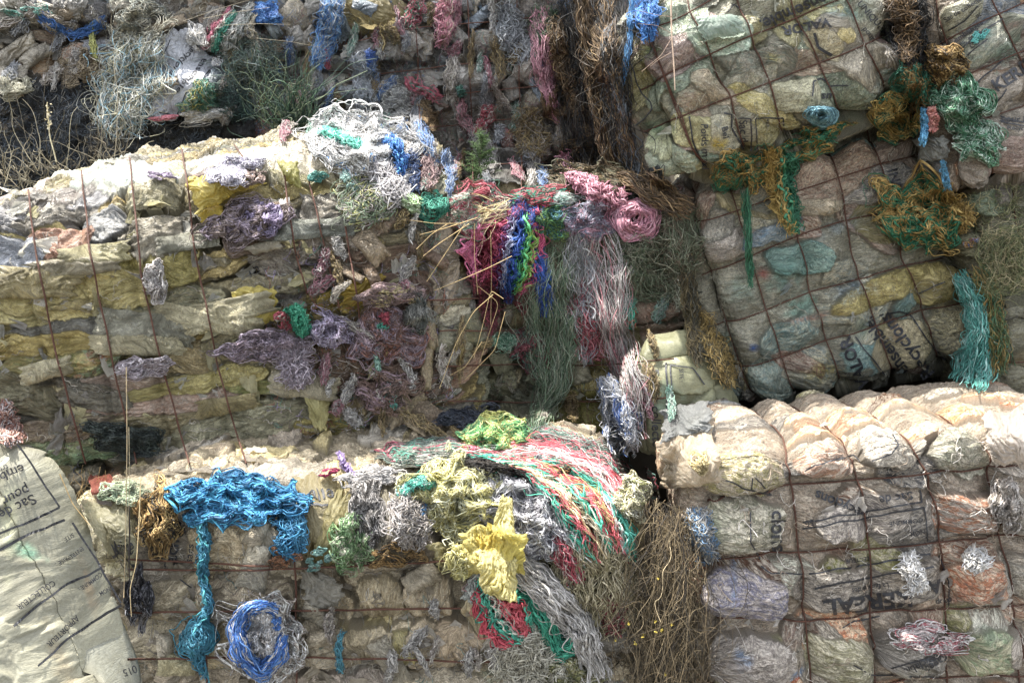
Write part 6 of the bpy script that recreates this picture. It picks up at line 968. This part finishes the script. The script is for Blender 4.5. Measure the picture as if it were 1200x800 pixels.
for i, f_ in enumerate(fl):
    o = leaf_specks('yellow_flower', None, None, [(f_[0] + .3 * i, f_[1], 2.6 + .01 * i)], .007, ['d8c020', 'c8b018'], 30 + i, M_LEAF, 8); tag(o, 'tiny yellow flower head in the dry brown grass clump', 'flower', 'tiny yellow flowers in the dry grass')
it = []
for i in range(140):
    x0 = rs.uniform(-30, 150); y0 = 205 + rs.uniform(-6, 25) - max(0, x0 - 30) * .12; it.append(((x0, y0, rs.uniform(4.15, 4.45)), (x0 + rs.normal(-5, 28), y0 - rs.exponential(34) - 6, rs.uniform(4.1, 4.4)), rs.normal(0, .03)))
stems('dry_grass_tuft', 'dry yellowish grass on the ledge behind the big left bale', 'dry grass', it, .0024, ['948a6c', '7c7054', 'a89e7c', '5c543e'], 11, wobble=.02)
stems('dry_stalk', 'tall straw coloured seed head in the dry grass top left', 'dry grass', [((66, 190, 4.1), (55, 122, 4.1), .01)], .004, ['c8bc90'], 12, taper=.2)
leaf_specks('dry_husks', 'pale husks on the tall seed head at the top left', 'dry grass', [(57 + rs.normal(0, 1.4), y, 4.09) for y in np.linspace(122, 150, 16)], .016, ['c8bc90', 'd8cca8'], 13, M_STRAW, 3)
it = []
for i in range(120):
    it.append(((342 + rs.normal(0, 12), 150 + rs.uniform(-10, 12), 4.42), (342 + rs.normal(0, 42), 100 + rs.normal(0, 24), 4.3 + rs.uniform(-.1, .1)), rs.normal(0, .06)))
stems('green_weeds', 'dark green grassy weeds growing behind the left bale crest', 'weeds', it, .0042, ['34503c', '4c6c4c', '28402f', '6c7c58'], 14, mat=M_LEAF, wobble=.03)
# conifer-like seedling: stem (trunk) with whorled twigs and needles (crown)
root = empty('conifer_seedling', at(560, 232, 4.25), 'small feathery green conifer seedling in front of the tall grey bag bale', 'plant')
tr = stems('trunk', None, None, [((562, 236, 4.25), (564, 160, 4.22), .006)], .006, ['4c4430'], 15, wobble=.004); tw = []
for i in range(70):
    h = rs.uniform(0, 1); y = 228 - 64 * h; L_ = (26 * (1 - h) ** .7 + 5) * rs.uniform(.5, 1.1); a = rs.uniform(0, 6.28); tw.append(((562 + 2 * h, y, 4.24), (562 + 2 * h + L_ * math.cos(a), y - rs.uniform(3, 16), 4.24 + .13 * L_ / 26 * math.sin(a)), rs.normal(0, .01)))
nd = []
for A_, B_, _ in tw:
    for j in range(26):
        q = rs.uniform(.1, 1); c = [A_[m] + (B_[m] - A_[m]) * q for m in range(3)]; nd.append((tuple(c), (c[0] + rs.normal(0, 3.2), c[1] - rs.uniform(-2, 5), c[2] + rs.normal(0, .02)), 0))
cr = stems('crown', None, None, tw + nd, .0016, ['4c6c30', '5c8040', '3c5828', '6c8c48'], 16, mat=M_LEAF, k=6, wobble=.003)
for o in (tr, cr):
    for p_ in ('label', 'category', 'group'):
        if p_ in o: del o[p_]
    l0 = np.array(o.location); o.parent = root; o.location = l0 - np.array(root.location)
# single straws
def straw(lab, pts, r, col, t0=None, off=.05, name='straw'):
    p = np.array(pts, float); q = np.linspace(0, len(p) - 1, 40); x = np.interp(q, np.arange(len(p)), p[:, 0]); y = np.interp(q, np.arange(len(p)), p[:, 1]); x, y = smooth_k(np.stack([x, y]), 6)
    t = np.full(40, t0) if t0 else np.linspace(depth(x[0], y[0]), depth(x[-1], y[-1]), 40).clip(0, depth(x, y).min() + .02) - off
    P = at(x, y, t)[None]; put_strands(name, P, .58 * r * np.linspace(1.2, .7, 40)[None], cols_of([col], 1, rs), lab, 'straw', 'single dry straws', M_STRAW, sp=False, sides=6)
straw('tall thin upright straw standing before the lower left bales', [(148, 430), (149, 520), (147, 640), (145, 700)], .0022, 'c0a878', off=.06)
straw('second upright straw close to the tall thin one', [(151, 500), (152, 560), (150, 625)], .0018, 'a89870', off=.06)
straw('bent pale straw right of the long printed sack', [(165, 560), (163, 610), (160, 660), (152, 690), (154, 722)], .0025, 'd0b880', off=.08)
straw('black stick standing at the right rim of the printed sack', [(151, 592), (152, 625), (151, 662), (152, 680)], .0045, '241c14', off=.05, name='stick')
straw('dry bent stalk between the printed sack and the corner debris', [(70, 555), (85, 590), (105, 615)], .0025, 'b89858', off=.05)
straw('thick pale twig hanging before the upper tilted bale', [(786, -15), (787, 40), (790, 80), (791, 106)], .0055, 'b89c80', off=.12, name='twig')
for i, pts in enumerate([[(788, 20), (770, 18), (745, 12)], [(788, 40), (770, 30), (748, 28)], [(787, 45), (775, 65), (752, 84)], [(786, 62), (772, 70), (762, 78)]]):
    straw(['upper thin side twig', 'second thin side twig', 'lower forked side twig', 'short side twig'][i] + ' branching near the thick pale twig', pts, .002, 'a88c74', off=.12, name='twig')
sl = [[(545, 262), (520, 300), (500, 330)], [(560, 255), (520, 268), (492, 275)], [(550, 262), (515, 285), (496, 300)], [(575, 270), (576, 320), (575, 380)], [(600, 300), (570, 315), (535, 330), (510, 340)], [(578, 345), (555, 365), (535, 400), (515, 455)], [(560, 335), (585, 355), (570, 400), (562, 425)], [(590, 350), (575, 340), (566, 380), (555, 420)], [(565, 400), (545, 430), (527, 440)], [(540, 262), (510, 262), (480, 258)], [(556, 262), (556, 300), (560, 345)], [(525, 262), (505, 275), (488, 292)], [(592, 365), (580, 410), (545, 445)]]
for i, p_ in enumerate(sl): straw('bent dry straw hanging over the left half of the middle bale', p_, .0026, 'b89c60', off=.10)
for i, (x, y) in enumerate([(215, 25), (238, 22), (262, 30), (300, 45)]):
    straw('thin dry stalk leaning across the bale beside the white printed sack', [(x, y), (x + 40, y - 14 + 6 * i), (x + 78, y - 25 + 12 * i)], .002, 'a89c80', off=.1)
it = [((rs.uniform(1152, 1215), rs.uniform(262, 345), 3.62), (rs.uniform(1150, 1215), rs.uniform(262, 350), 3.55), rs.normal(0, .04)) for i in range(260)]
stems('mossy_grass', 'mossy olive grass tufts on the bale at the right edge', 'grass', it, .0022, ['6c7440', '8a8a58', '4f5a34', 'a89c70'], 18, mat=M_LEAF, wobble=.03)
it = [((rs.uniform(520, 600), 245 + rs.normal(0, 6), 3.85), (rs.uniform(478, 560), rs.uniform(240, 300), 3.7), rs.normal(0, .03)) for i in range(60)]
stems('straw_tuft', 'tuft of pale straws sticking out left from the middle bale top', 'straw', it, .002, ['c8b478', 'b09c60', 'd8c898'], 19, wobble=.01)
it = [((rs.uniform(60, 130), rs.uniform(590, 610), 2.95), (rs.uniform(60, 130), rs.uniform(545, 600), 2.85), rs.normal(0, .03)) for i in range(40)]
stems('dry_grass_tuft', 'few dry stalks beside the top edge of the long printed sack', 'dry grass', it, .0016, ['b89858', '8c7848'], 20, wobble=.01)
